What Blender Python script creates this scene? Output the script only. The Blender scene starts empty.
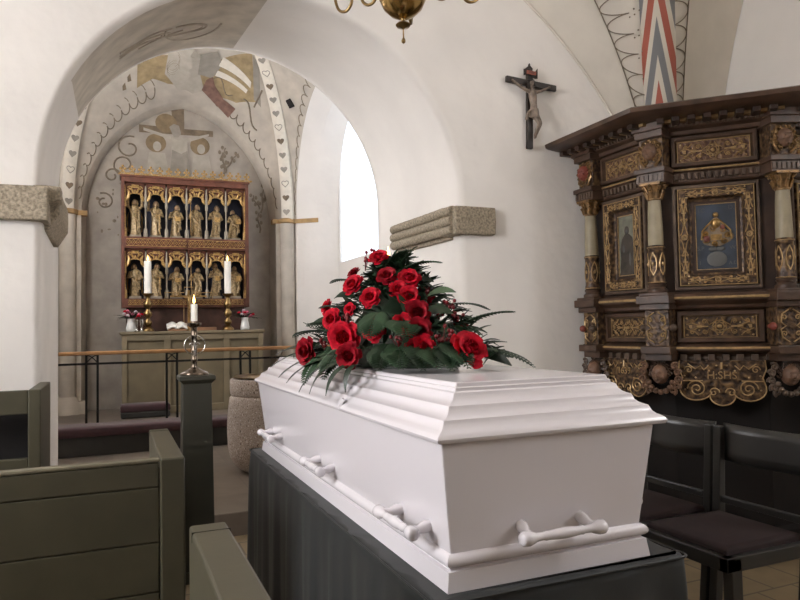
import bpy, bmesh, math, random
from math import sin, cos, pi, radians, sqrt, atan2
from mathutils import Vector, Matrix, noise
from mathutils.geometry import tessellate_polygon

S = bpy.context.scene
COL = S.collection
random.seed(7)

# ---------------------------------------------------------------- camera, sky, exposure
CAM_H = 1.32
YAW, PITCH, ROLL, FPX = radians(23.1), radians(2.33), radians(1.09), 675.0
fw = Vector((sin(YAW)*cos(PITCH), cos(YAW)*cos(PITCH), sin(PITCH)))
r0 = Vector((cos(YAW), -sin(YAW), 0)); u0 = r0.cross(fw)
rt = r0*cos(ROLL) - u0*sin(ROLL); up = u0*cos(ROLL) + r0*sin(ROLL)
cd = bpy.data.cameras.new('camera'); cam = bpy.data.objects.new('camera', cd); COL.objects.link(cam)
cam.matrix_world = Matrix(((rt.x, up.x, -fw.x, 0), (rt.y, up.y, -fw.y, 0), (rt.z, up.z, -fw.z, CAM_H), (0, 0, 0, 1)))
cd.sensor_width = 36; cd.lens = FPX/800*36; cd.clip_start = .05; cd.clip_end = 100
S.camera = cam
W = bpy.data.worlds.new('sky'); S.world = W; W.use_nodes = True
W.node_tree.nodes['Background'].inputs[0].default_value = (.86, .93, 1, 1)
W.node_tree.nodes['Background'].inputs[1].default_value = 1.0
S.view_settings.view_transform = 'Standard'; S.view_settings.look = 'None'
S.view_settings.gamma = 1; S.view_settings.use_curve_mapping = False
S.view_settings.exposure = 0.33
S.cycles.diffuse_bounces = 7; S.cycles.max_bounces = 10
WIN_NAVE_NORTH, WIN_NAVE_SOUTH, FILL_NAVE_WEST, WIN_CHANCEL_SOUTH, FILL_CHANCEL_NORTH = 16.5, 9.0, 0.6, 0.9, 13.0

# ---------------------------------------------------------------- materials
def lin(c):
    return tuple(((x/255)/12.92 if x/255 <= .04045 else ((x/255+.055)/1.055)**2.4) for x in c) + (1,)
class NT:
    def __init__(s, name):
        s.m = bpy.data.materials.new(name); s.m.use_nodes = True
        s.t = s.m.node_tree; s.b = s.t.nodes['Principled BSDF']; s._c = None
    def n(s, typ, **k):
        x = s.t.nodes.new(typ)
        for a, v in k.items():
            if a.startswith('i_'): x.inputs[a[2:].replace('_', ' ')].default_value = v
            else: setattr(x, a, v)
        return x
    def l(s, a, b): s.t.links.new(a, b)
    def co(s):
        if not s._c: s._c = s.n('ShaderNodeTexCoord').outputs['Object']
        return s._c
    def ramp(s, fac, stops, const=False):
        r = s.n('ShaderNodeValToRGB'); e = r.color_ramp
        if const: e.interpolation = 'CONSTANT'
        while len(e.elements) < len(stops): e.elements.new(.5)
        for q, (p, c) in zip(e.elements, stops): q.position = p; q.color = c
        s.l(fac, r.inputs[0]); return r.outputs[0]
    def noise(s, scale, detail=4, vec=None):
        x = s.n('ShaderNodeTexNoise', i_Scale=scale, i_Detail=detail); s.l(vec or s.co(), x.inputs['Vector']); return x.outputs[0]
    def bump(s, h, strength, dist=.01):
        b = s.n('ShaderNodeBump', i_Strength=strength, i_Distance=dist); s.l(h, b.inputs['Height'])
        if s.b.inputs['Normal'].is_linked: s.l(s.b.inputs['Normal'].links[0].from_socket, b.inputs['Normal'])
        s.l(b.outputs[0], s.b.inputs['Normal'])
def scl(c, k): return tuple(min(255, max(0, v*k)) for v in c)
def mat(name, c, rough=.6, metal=0, var=.06, vs=6, bump=0, bs=40, bd=.004, spec=None, sheen=0, coat=0, trans=0, lump=0):
    t = NT(name); t.b.inputs['Roughness'].default_value = rough; t.b.inputs['Metallic'].default_value = metal
    if spec is not None: t.b.inputs['Specular IOR Level'].default_value = spec
    if sheen: t.b.inputs['Sheen Weight'].default_value = sheen
    if coat: t.b.inputs['Coat Weight'].default_value = coat; t.b.inputs['Coat Roughness'].default_value = .12
    if trans: t.b.inputs['Transmission Weight'].default_value = trans
    if var:
        t.l(t.ramp(t.noise(vs), [(.3, lin(scl(c, 1-var))), (.7, lin(scl(c, 1+var)))]), t.b.inputs['Base Color'])
    else: t.b.inputs['Base Color'].default_value = lin(c)
    if bump: t.bump(t.noise(bs), bump, bd)
    if lump: t.bump(t.noise(3.5, 3), lump, .05)
    return t.m
def emis(name, c, strength):
    t = NT(name); t.b.inputs['Base Color'].default_value = lin(c)
    t.b.inputs['Emission Color'].default_value = lin(c); t.b.inputs['Emission Strength'].default_value = strength
    return t.m
def granite(name, stops, scale=70):
    t = NT(name); v = t.noise(scale, 6)
    t.l(t.ramp(v, [(p, lin(c)) for p, c in stops]), t.b.inputs['Base Color'])
    t.b.inputs['Roughness'].default_value = .85; t.bump(v, .5, .006); t.bump(t.noise(14), .5, .02); return t.m
def carved(name, dark, mid, gold, scale=45, lo=.46, hi=.62):
    t = NT(name); v = t.n('ShaderNodeTexVoronoi', i_Scale=scale); v.feature = 'SMOOTH_F1'; t.l(t.co(), v.inputs['Vector'])
    nz = t.noise(scale*.9, 5)
    mx = t.n('ShaderNodeMath', operation='ADD'); t.l(v.outputs[0], mx.inputs[0]); t.l(nz, mx.inputs[1])
    md = t.n('ShaderNodeMath', operation='MULTIPLY'); t.l(mx.outputs[0], md.inputs[0]); md.inputs[1].default_value = .6
    t.l(t.ramp(md.outputs[0], [(lo-.16, lin(dark)), (lo, lin(mid)), (hi, lin(gold))]), t.b.inputs['Base Color'])
    t.b.inputs['Roughness'].default_value = .42; t.b.inputs['Metallic'].default_value = .25
    t.bump(md.outputs[0], .8, .012); return t.m
M = {}
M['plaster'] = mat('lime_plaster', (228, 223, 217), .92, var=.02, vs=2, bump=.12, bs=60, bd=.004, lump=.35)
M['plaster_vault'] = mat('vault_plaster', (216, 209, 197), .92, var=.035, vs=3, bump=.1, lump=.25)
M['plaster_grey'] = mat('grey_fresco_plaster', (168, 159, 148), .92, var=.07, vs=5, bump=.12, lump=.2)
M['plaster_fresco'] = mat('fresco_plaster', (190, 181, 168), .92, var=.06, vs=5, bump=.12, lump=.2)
M['old_fresco'] = mat('bare_old_plaster', (194, 185, 171), .92, var=.08, vs=6, bump=.12, lump=.2)
M['ochre'] = mat('ochre_paint', (160, 140, 106), .9, var=.12, vs=9)
M['brown_paint'] = mat('umber_paint', (122, 107, 89), .9, var=.12, vs=14)
M['line_paint'] = mat('line_paint', (134, 122, 106), .9, var=.1, vs=20)
M['faint_paint'] = mat('faint_paint', (178, 168, 153), .9, var=.08, vs=14)
M['pale_paint'] = mat('pale_grey_paint', (176, 168, 155), .9, var=.05, vs=9)
M['maroon_paint'] = mat('maroon_paint', (128, 98, 86), .9, var=.12, vs=14)
M['grey_paint'] = mat('slate_paint', (150, 143, 132), .9, var=.07, vs=9)
M['chalk'] = mat('chalk_paint', (222, 214, 200), .9, var=.03, vs=14)
M['halo'] = mat('halo_paint', (134, 116, 90), .9, var=.1, vs=12)
M['band'] = mat('ochre_band', (168, 136, 92), .8, var=.12, vs=8)
M['granite'] = granite('impost_granite', [(.3, (112, 102, 86)), (.5, (148, 136, 117)), (.7, (176, 162, 142))])
M['font_granite'] = granite('font_granite', [(.36, (104, 90, 80)), (.45, (190, 175, 162)), (.55, (150, 134, 122)), (.66, (216, 206, 195))], 75)
M['white_lacquer'] = mat('white_lacquer', (221, 216, 220), .22, var=0, coat=.35)
M['black_cloth'] = mat('black_cloth', (25, 28, 28), .6, var=.12, vs=5, bump=.25, bs=300, bd=.001, sheen=.12)
M['pew'] = mat('olive_grey_paint', (74, 70, 55), .42, var=.05, vs=8, bump=.08, bs=30)
M['pew_lit_top'] = mat('lit_olive_top', (104, 98, 80), .5, var=.1, vs=20)  # paler copy of the pew paint: light on the top rail put into colour
M['pedestal'] = mat('dark_olive_paint', (52, 51, 42), .45, var=.05, vs=8)
M['void'] = mat('matte_near_black', (28, 24, 24), .85, var=.1)  # plain near-black; also the painted shade in the vault hole and bench gap
M['oak'] = mat('pulpit_oak', (76, 57, 45), .38, var=.22, vs=10, bump=.2, bs=60)
M['oak_dark'] = mat('pulpit_dark_oak', (58, 42, 34), .4, var=.2, vs=10, bump=.2, bs=60)
M['oak_grey'] = mat('pulpit_worn_moulding', (92, 76, 64), .42, var=.15, vs=14)
M['gold'] = mat('old_gilding', (160, 130, 84), .34, .75, var=.2, vs=40)
M['gold_dull'] = mat('dull_gilding', (128, 100, 66), .38, .5, var=.3, vs=40)
M['gold_line'] = mat('gilt_line', (176, 148, 106), .36, .5, var=.12, vs=40)
M['carved'] = carved('carved_gilt_oak', (44, 31, 24), (76, 57, 43), (136, 108, 74), 45, .54, .78)
M['carved_red'] = carved('carved_gilt_red_oak', (64, 34, 27), (100, 72, 56), (150, 120, 88), 60, .52, .76)
M['shaft'] = mat('column_stone_grey', (150, 139, 115), .5, var=.07, vs=12)
M['flesh'] = mat('mask_paint', (112, 84, 66), .5, var=.15, vs=30)
M['red_boss'] = mat('red_boss', (132, 66, 54), .5, var=.1)
M['blue_picture'] = mat('blue_grey_panel', (50, 58, 70), .5, var=.2, vs=9)
M['green_picture'] = mat('grey_green_panel', (104, 104, 92), .45, var=.3, vs=9)
M['dark_picture'] = mat('dark_figure_paint', (62, 56, 50), .5, var=.25, vs=20)
M['letter_grey'] = mat('letter_paint', (88, 88, 86), .5, var=.1)
M['crest_red'] = mat('crest_red', (110, 60, 50), .4, var=.2, vs=30)
M['brass'] = mat('brass', (172, 142, 88), .2, 1, var=.08, vs=12)
M['brass_dark'] = mat('aged_brass', (136, 112, 74), .3, 1, var=.12, vs=14)
M['pewter'] = mat('bronze_pewter', (120, 108, 96), .22, 1, var=.1, vs=14)
M['silver'] = mat('silver', (200, 198, 192), .18, 1, var=0)
M['wax'] = mat('white_wax', (240, 236, 226), .45, var=.02)
M['flame'] = emis('candle_flame', (255, 196, 110), 9)
M['wick'] = mat('wick', (30, 24, 20), .9, var=0)
M['altar'] = mat('altar_khaki_paint', (128, 116, 92), .55, var=.06, vs=5)
M['altar_panel'] = mat('altar_panel_paint', (116, 105, 82), .55, var=.06, vs=5)
M['retable'] = mat('altarpiece_red_brown', (104, 62, 47), .5, var=.15, vs=12)
M['predella'] = mat('dark_predella', (74, 48, 38), .5, var=.15, vs=12)
M['niche'] = mat('niche_navy', (40, 42, 56), .7, var=.2, vs=8)
M['statue'] = mat('gilded_statuette', (150, 128, 92), .45, .25, var=.25, vs=40)
M['statue_flesh'] = mat('statuette_face', (166, 138, 108), .55, var=.1, vs=40)
M['tracery'] = mat('gilt_tracery', (178, 144, 90), .42, .4, var=.2, vs=50)
M['shaft_grey'] = mat('silvered_shaft', (150, 140, 124), .45, .2, var=.1)
M['rail_wood'] = mat('rail_oak', (164, 122, 80), .4, var=.12, vs=9)
M['iron'] = mat('black_iron', (34, 33, 32), .45, .6, var=.1)
M['purple'] = mat('maroon_velvet', (62, 34, 37), .8, var=.12, vs=18, sheen=.3)
M['plinth_dark'] = mat('dark_plinth_paint', (48, 46, 42), .6, var=.1)
M['china'] = mat('white_china', (226, 226, 222), .3, var=0)
M['paper'] = mat('paper', (232, 228, 218), .7, var=.02)
M['leather'] = mat('tan_cover', (142, 104, 76), .5, var=.1)
M['chair'] = mat('black_chair_paint', (45, 44, 42), .3, var=.08)
M['seat'] = mat('dark_maroon_upholstery', (34, 17, 18), .85, var=.15, vs=20)
M['rose'] = mat('red_petal', (178, 4, 34), .7, var=.2, vs=60, spec=.25)
M['rose_dark'] = mat('deep_red_petal', (140, 3, 26), .7, var=.2, vs=60, spec=.25)
M['berry'] = mat('dark_red_berry', (112, 22, 28), .35, var=.2, vs=40)
M['leaf'] = mat('dark_green_leaf', (26, 45, 26), .5, var=.25, vs=14)
M['leaf2'] = mat('mid_green_fern', (34, 58, 34), .55, var=.25, vs=14)
M['leaf_grey'] = mat('grey_green_leaf', (66, 84, 60), .6, var=.2, vs=14)
M['pink'] = mat('pink_petal', (176, 92, 112), .6, var=.25, vs=40)
M['pale_petal'] = mat('pale_petal', (200, 186, 190), .6, var=.15, vs=40)
M['cross_wood'] = mat('black_cross_wood', (44, 36, 31), .5, var=.2, vs=14)
M['corpus'] = mat('aged_corpus', (122, 108, 96), .45, .15, var=.2, vs=30)
M['titulus'] = mat('red_titulus', (150, 84, 66), .6, var=.15)
M['glass'] = emis('bright_window_glass', (244, 250, 255), 1.0)
def pane(name, s): return emis(name, (228, 240, 255) if name.startswith('window_1') else (244, 244, 247), s)
def tile_mat(name, c, dark, sx, sy, rough=.55):
    t = NT(name); b = t.n('ShaderNodeTexBrick', offset=.5); b.inputs['Scale'].default_value = 1
    b.inputs['Brick Width'].default_value = sx; b.inputs['Row Height'].default_value = sy
    b.inputs['Mortar Size'].default_value = .006; b.inputs['Color1'].default_value = lin(c)
    b.inputs['Color2'].default_value = lin(scl(c, .86)); b.inputs['Mortar'].default_value = lin(dark)
    t.l(t.co(), b.inputs['Vector'])
    mx = t.n('ShaderNodeMixRGB', blend_type='MULTIPLY'); mx.inputs[0].default_value = .6
    t.l(b.outputs[0], mx.inputs[1]); t.l(t.ramp(t.noise(7), [(.3, (.7, .7, .7, 1)), (.7, (1.1, 1.08, 1.05, 1))]), mx.inputs[2])
    t.l(mx.outputs[0], t.b.inputs['Base Color']); t.b.inputs['Roughness'].default_value = rough
    t.bump(b.outputs[1], -.3, .004); return t.m
M['nave_tile'] = tile_mat('yellow_brick_tile', (146, 128, 100), (96, 84, 68), .24, .24)
M['chancel_tile'] = tile_mat('grey_brown_flag', (124, 112, 100), (110, 100, 90), .62, .62, .4)
def chevron_mat():
    t = NT('chevron_rib_paint'); uv = t.n('ShaderNodeTexCoord').outputs['UV']
    sp = t.n('ShaderNodeSeparateXYZ'); t.l(uv, sp.inputs[0])
    a = t.n('ShaderNodeMath', operation='ABSOLUTE'); t.l(sp.outputs[0], a.inputs[0])
    m = t.n('ShaderNodeMath', operation='MULTIPLY_ADD'); t.l(a.outputs[0], m.inputs[0]); m.inputs[1].default_value = .74; t.l(sp.outputs[1], m.inputs[2])
    d = t.n('ShaderNodeMath', operation='DIVIDE'); t.l(m.outputs[0], d.inputs[0]); d.inputs[1].default_value = .86
    ad = t.n('ShaderNodeMath', operation='ADD'); t.l(d.outputs[0], ad.inputs[0]); ad.inputs[1].default_value = CHEV_PHASE
    f = t.n('ShaderNodeMath', operation='FRACT'); t.l(ad.outputs[0], f.inputs[0])
    red, wh, gr = lin((170, 96, 80)), lin((210, 201, 186)), lin((126, 126, 127))
    t.l(t.ramp(f.outputs[0], [(0, red), (.3, wh), (.5, gr), (.8, wh)], True), t.b.inputs['Base Color'])
    t.b.inputs['Roughness'].default_value = .9; return t.m
CHEV_PHASE = .02

# ---------------------------------------------------------------- mesh building
I4 = Matrix.Identity(4)
def frame(o, x, y, z):
    x, y, z = Vector(x).normalized(), Vector(y).normalized(), Vector(z).normalized()
    return Matrix(((x.x, y.x, z.x, o[0]), (x.y, y.y, z.y, o[1]), (x.z, y.z, z.z, o[2]), (0, 0, 0, 1)))
def look(o, d, upv=(0, 0, 1)):                       # local z along d
    z = Vector(d).normalized(); x = Vector(upv).cross(z)
    if x.length < 1e-4: x = Vector((1, 0, 0)).cross(z)
    x.normalize(); return frame(o, x, z.cross(x), z)
class MB:
    def __init__(s): s.v, s.f, s.m, s.uv, s.cur = [], [], [], {}, 0
    def add(s, vs, fs, X=None):
        b = len(s.v)
        s.v += [tuple(X @ Vector(v)) if X is not None else tuple(v) for v in vs]
        s.f += [tuple(i+b for i in f) for f in fs]; s.m += [s.cur]*len(fs); return s
    def box(s, x0, x1, y0, y1, z0, z1, X=None):
        v = [(x, y, z) for z in (z0, z1) for y in (y0, y1) for x in (x0, x1)]
        return s.add(v, [(0, 2, 3, 1), (4, 5, 7, 6), (0, 1, 5, 4), (2, 6, 7, 3), (0, 4, 6, 2), (1, 3, 7, 5)], X)
    def prism(s, poly, d0, d1, X=None):
        n = len(poly); v = [(p[0], p[1], d0) for p in poly] + [(p[0], p[1], d1) for p in poly]
        f = [tuple(reversed(range(n))), tuple(range(n, 2*n))] + [(i, (i+1) % n, n+(i+1) % n, n+i) for i in range(n)]
        return s.add(v, f, X)
    def loft(s, loops, X=None, cap=True, closed=True):
        n = len(loops[0]); v = [p for l in loops for p in l]; f = []
        for k in range(len(loops)-1):
            for i in range(n if closed else n-1):
                j = (i+1) % n; f.append((k*n+i, k*n+j, (k+1)*n+j, (k+1)*n+i))
        if cap: f += [tuple(reversed(range(n))), tuple(range((len(loops)-1)*n, len(loops)*n))]
        return s.add(v, f, X)
    def lathe(s, prof, o=(0, 0, 0), n=20, X=None, sq=1):
        L = [[(o[0]+max(r, 1e-4)*cos(2*pi*i/n), o[1]+sq*max(r, 1e-4)*sin(2*pi*i/n), o[2]+z) for i in range(n)] for r, z in prof]
        return s.loft(L, X)
    def tube(s, pts, r, n=6, X=None, closed=False):
        pts = [Vector(p) for p in pts]; N = len(pts); R = r if isinstance(r, (list, tuple)) else [r]*N
        loops = []; pn = None
        for i, p in enumerate(pts):
            if closed: t = pts[(i+1) % N]-pts[i-1]
            else: t = pts[min(i+1, N-1)]-pts[max(i-1, 0)]
            if t.length < 1e-9: t = Vector((0, 0, 1))
            t.normalize()
            if pn is None:
                pn = t.orthogonal().normalized()
                for c in ((0, 0, 1), (0, 1, 0), (1, 0, 0)):
                    q = Vector(c)-t*t.dot(Vector(c))
                    if q.length > .6: pn = q.normalized(); break
            else:
                q = pn-t*t.dot(pn); pn = q.normalized() if q.length > 1e-5 else t.orthogonal().normalized()
            b = t.cross(pn)
            loops.append([tuple(p+(pn*cos(2*pi*k/n)+b*sin(2*pi*k/n))*R[i]) for k in range(n)])
        if closed: loops.append(loops[0]); return s.loft(loops, X, cap=False)
        return s.loft(loops, X)
    def ell(s, c, rx, ry, rz, n=12, m=8, X=None):
        L = [[(c[0]+rx*max(sin(pi*k/m), 1e-3)*cos(2*pi*i/n), c[1]+ry*max(sin(pi*k/m), 1e-3)*sin(2*pi*i/n), c[2]-rz*cos(pi*k/m)) for i in range(n)] for k in range(m+1)]
        return s.loft(L, X)
    def grid(s, fn, nu, nv, X=None):
        v = [fn(i/nu, j/nv) for j in range(nv+1) for i in range(nu+1)]
        f = [(j*(nu+1)+i, j*(nu+1)+i+1, (j+1)*(nu+1)+i+1, (j+1)*(nu+1)+i) for j in range(nv) for i in range(nu)]
        return s.add(v, f, X)
WL = {}
def bevel(o, w, seg=2):
    m = o.modifiers.new('bevel', 'BEVEL'); m.width = w; m.segments = seg; m.limit_method = 'ANGLE'; m.angle_limit = radians(35); return o
def build(name, mb, mats, parent=None, smooth=40, bv=0, label=None, fix=True, uvs=None):
    off = WL.get(parent, Vector((0, 0, 0))) if parent else Vector((0, 0, 0))
    me = bpy.data.meshes.new(name)
    me.from_pydata([(v[0]-off.x, v[1]-off.y, v[2]-off.z) for v in mb.v], [], mb.f)
    for k in (mats if isinstance(mats, (list, tuple)) else [mats]): me.materials.append(M[k] if isinstance(k, str) else k)
    me.polygons.foreach_set('material_index', mb.m)
    if uvs:
        l = me.uv_layers.new(name='UVMap')
        for lp in me.loops: l.data[lp.index].uv = uvs[lp.vertex_index]
    if fix:
        bm = bmesh.new(); bm.from_mesh(me); bmesh.ops.recalc_face_normals(bm, faces=bm.faces); bm.to_mesh(me); bm.free()
    if smooth:
        me.polygons.foreach_set('use_smooth', [True]*len(me.polygons)); me.set_sharp_from_angle(angle=radians(smooth))
    me.update()
    o = bpy.data.objects.new(name, me); COL.objects.link(o)
    if parent: o.parent = parent
    WL[o] = off.copy()
    if bv: bevel(o, bv)
    if label: o['label'] = label
    return o
def thing(name, label, cat, loc=(0, 0, 0), group=None):
    o = bpy.data.objects.new(name, None); COL.objects.link(o); o.location = loc; o.empty_display_size = .1
    WL[o] = Vector(loc); o['label'] = label; o['category'] = cat
    if group: o['group'] = group
    return o
def tag(o, label, cat, group=None):
    o['label'] = label; o['category'] = cat
    if group: o['group'] = group
    return o
def struct(o): o['kind'] = 'structure'; return o
KIDS = {}
def copy_tree(o, parent=None):
    c = o.copy(); COL.objects.link(c); c.parent = parent
    for ch in [x for x in COL.objects if x.parent == o]: copy_tree(ch, c)
    return c
def text(name, body, size, X, m, parent, depth=.003):
    cu = bpy.data.curves.new(name, 'FONT'); cu.body = body; cu.size = size; cu.extrude = depth
    cu.align_x = 'CENTER'; cu.align_y = 'CENTER'; cu.resolution_u = 3
    t = bpy.data.objects.new(name, cu); COL.objects.link(t)
    bpy.context.view_layer.update()
    me = bpy.data.meshes.new_from_object(t.evaluated_get(bpy.context.evaluated_depsgraph_get()))
    bpy.data.objects.remove(t); bpy.data.curves.remove(cu)
    me.transform(Matrix.Translation(-WL.get(parent, Vector((0, 0, 0)))) @ X)
    me.materials.clear(); me.materials.append(M[m])
    o = bpy.data.objects.new(name, me); COL.objects.link(o); o.parent = parent; return o
def lerp(a, b, t): return a+(b-a)*t
def arc(cx, cy, r, a0, a1, n): return [(cx+r*cos(radians(lerp(a0, a1, i/n))), cy+r*sin(radians(lerp(a0, a1, i/n)))) for i in range(n+1)]
def spiral(cx, cy, r, turns=1.6, a0=0, d=1, n=22, k=.88):
    return [(cx+r*(1-k*i/n)*cos(a0+d*turns*2*pi*i/n), cy+r*(1-k*i/n)*sin(a0+d*turns*2*pi*i/n), 0) for i in range(n+1)]

# ---------------------------------------------------------------- the building
def lerp(a, b, t): return a+(b-a)*t
NX0, NX1, NXC = -2.0, 3.74, .87            # nave bay corners along x
NY0, NY1, NYC = -2.1, 3.8, .85
D2 = 5.18                                   # back face of the chancel arch wall
def outline(hw, rise, z0, y, n=40, foot=0.0):
    cx = lerp(.865, .841, min(1, max(0, (y-NY1)/(D2-NY1))))
    L = [(cx-hw, y, foot), (cx-hw, y, z0*.5), (cx-hw, y, z0)]
    L += [(cx-hw*cos(pi*i/n), y, z0+rise*sin(pi*i/n)) for i in range(1, n)]
    return L + [(cx+hw, y, z0), (cx+hw, y, z0*.5), (cx+hw, y, foot)]
wall = MB()
o_f = outline(1.235, 1.225, 2.1, NY1); o_b = outline(1.183, 1.172, 2.3, D2)
wall.cur = 0
wall.add([(-2.7, NY1, 0)] + o_f + [(4.6, NY1, 0), (4.6, NY1, 6.4), (-2.7, NY1, 6.4)], [tuple(range(len(o_f)+4))])
wall.add([(-2.7, D2, 0)] + o_b + [(4.6, D2, 0), (4.6, D2, 6.4), (-2.7, D2, 6.4)], [tuple(range(len(o_f)+4))])
mids = [outline(1.235, 1.225, 2.1, NY1), outline(1.205, 1.198, 2.1, NY1+.012), outline(1.19, 1.184, 2.1, NY1+.05), outline(1.187, 1.182, 2.12, NY1+.14),
        outline(1.186, 1.177, 2.2, 4.5), outline(1.184, 1.173, 2.28, D2-.08), outline(1.183, 1.172, 2.3, D2)]
N = len(o_f)
for k in range(len(mids)-1):
    for i in range(N-1):
        frac = (i-2)/40
        wall.cur = 1 if (.14 < frac < .5 and 2 <= k <= 4) else 0
        wall.add([mids[k][i], mids[k][i+1], mids[k+1][i+1], mids[k+1][i]], [(0, 1, 2, 3)])
arch_wall = struct(build('wall_east_nave', wall, ['plaster', 'old_fresco'], smooth=50, fix=False))
# merge the strips so the reveal shades smoothly
bm = bmesh.new(); bm.from_mesh(arch_wall.data); bmesh.ops.remove_doubles(bm, verts=bm.verts, dist=.0005); bmesh.ops.recalc_face_normals(bm, faces=bm.faces)
bm.to_mesh(arch_wall.data); bm.free()
def intrados(fr, q):                       # fr 0..1 around the arch, q 0..1 front to back
    a = pi*fr; hw = lerp(1.187, 1.183, q)-.004; ri = lerp(1.182, 1.172, q)-.004; z0 = lerp(2.12, 2.3, q)
    return (lerp(.865, .841, q)-hw*cos(a), lerp(3.94, D2, q), z0+ri*sin(a))
p = MB()
for R_, w in ((.075, .007), (.062, .005)):
    p.tube([intrados(.385+R_*.55*cos(t*.25), .5+R_*1.1*sin(t*.25)) for t in range(-8, 15)], w, 5)
p.tube([intrados(.40+.05*cos(t*.22), .46+.26*sin(t*.22)) for t in range(0, 16)], .008, 5)
for s in range(3): p.tube([intrados(.26+.02*i, .42+.05*s+.02*sin(i*1.3+s)) for i in range(6)], .006, 5)
p.tube([intrados(.30+.012*i, .58-.01*i) for i in range(8)], .006, 5)
build('faint_painted_figure', p, 'faint_paint', arch_wall)

fl = MB(); fl.box(-2.6, 4.5, -8.2, 4.47, -.1, 0); struct(build('floor', fl, 'nave_tile'))
fl = MB(); fl.box(-2.6, 4.5, 4.47, 10.1, -.1, .15); struct(build('floor_chancel', fl, 'chancel_tile', bv=.006))
fl = MB(); fl.box(-1.2, 2.95, 7.46, 9.9, .15, .30); struct(build('floor_altar_step', fl, 'chancel_tile', bv=.006))
# nave side walls with window openings (boxes round each opening)
def wall_with_window(name, axis, at0, at1, a0, a1, z1, w0, w1, wz0, wz1, m='plaster'):
    mb = MB()
    def bx(p0, p1, q0, q1):
        if axis == 'x': mb.box(at0, at1, p0, p1, q0, q1)
        else: mb.box(p0, p1, at0, at1, q0, q1)
    bx(a0, w0, 0, z1); bx(w1, a1, 0, z1); bx(w0, w1, 0, wz0); bx(w0, w1, wz1, z1)
    return struct(build(name, mb, m, smooth=0))
def win(name, axis, at, a0, a1, z0, z1, strength):
    mb = MB(); t = .012
    if axis == 'x': mb.box(at-t, at+t, a0, a1, z0, z1)
    else: mb.box(a0, a1, at-t, at+t, z0, z1)
    return struct(build(name, mb, pane(name+'_bright_glass', strength), smooth=0))
wall_with_window('wall_north', 'x', -2.95, -2.45, -8.2, 3.85, 6.4, 1.3, 2.5, 1.55, 3.55)
win('window_2', 'x', -2.7, 1.3, 2.5, 1.55, 3.55, WIN_NAVE_NORTH)
wall_with_window('wall_south', 'x', 4.25, 4.75, -8.2, 3.85, 6.4, -1.0, .5, 2.2, 4.2)
win('window_3', 'x', 4.5, -1.0, .5, 2.2, 4.2, WIN_NAVE_SOUTH)
wall_with_window('wall_west', 'y', -8.4, -8.0, -2.6, 4.5, 6.4, -1.2, .2, 1.6, 3.4)
win('fill_window_4', 'y', -8.2, -1.2, .2, 1.6, 3.4, FILL_NAVE_WEST)  # unseen west window, added as fill light

# vault of the nave: each web spans from a wall arc to a diagonal
V3 = Vector
def nA(t):    # arc on the arch wall, from the south-east corner to the crown of that wall
    x = lerp(3.74, NXC, t); return V3((x, NY1-.002, 1.09+sqrt(max(0, 8.98-(x-.85)**2))))
def nD(t):
    a = t*pi/2; k = cos(a) if t < 1 else 0
    return V3((NXC+(3.74-NXC)*k, NYC+(3.8-.01-NYC)*k, 1.88+3.3*sin(a)))
def nB(t):
    a = t*pi/2; k = cos(a) if t < 1 else 0
    return V3((lerp(3.9, 4.24, min(1, t*6)), NYC+(3.76-NYC)*k, 1.9+3.9*sin(a)))
def mirx(p): return V3((2*NXC-p.x, p.y, p.z))
def miry(p): return V3((p.x, 2*NYC-p.y, p.z))
vt = MB()
def bay2(q): return V3((q.x, q.y-5.9, q.z))
for f in (lambda q: q, mirx, miry, lambda q: mirx(miry(q)), bay2, lambda q: bay2(mirx(q)), lambda q: bay2(miry(q)), lambda q: bay2(mirx(miry(q)))):
    for A_, B_ in ((nA, nD), (nB, nD)):
        vt.grid(lambda u, v: tuple(f(A_(v).lerp(B_(v), u))), 8, 40)
ceil = struct(build('ceiling', vt, 'plaster_vault', smooth=60, fix=False))
# thin raised edge where the vault meets the arch wall
e = MB(); e.tube([tuple(nA(i/40)+V3((0, -.006, -.01))) for i in range(2, 40)], .008, 6)
build('vault_edge_bead', e, 'plaster_vault', ceil)
# the painted chevron rib
rb = MB(); uvs = []; n = 60; w = .118; K = 8; L = 0; rows = []
for i in range(n+1):
    t = .02+.96*i/n; c = nD(t); c2 = nD(t+.005); tg = (c2-c).normalized(); side = V3((1, -.985, 0)).normalized(); nor = tg.cross(side).normalized()
    if nor.z > 0: nor = -nor
    if i: L += (c-prev).length
    prev = c
    rows.append([tuple(c+side*w*cos(pi*k/K)+nor*(.10*sin(pi*k/K)-.012)) for k in range(K+1)])
    uvs += [(cos(pi*k/K), L) for k in range(K+1)]
rb.loft(rows, cap=False, closed=False)
build('chevron_rib', rb, chevron_mat(), ceil, smooth=80, uvs=uvs, fix=False)
for f in (mirx, miry, lambda q: mirx(miry(q))):
    r2 = MB(); r2.loft([[tuple(f(V3(q))) for q in row] for row in rows], cap=False, closed=False); build('plain_rib', r2, 'plaster_vault', ceil, smooth=80)
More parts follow.
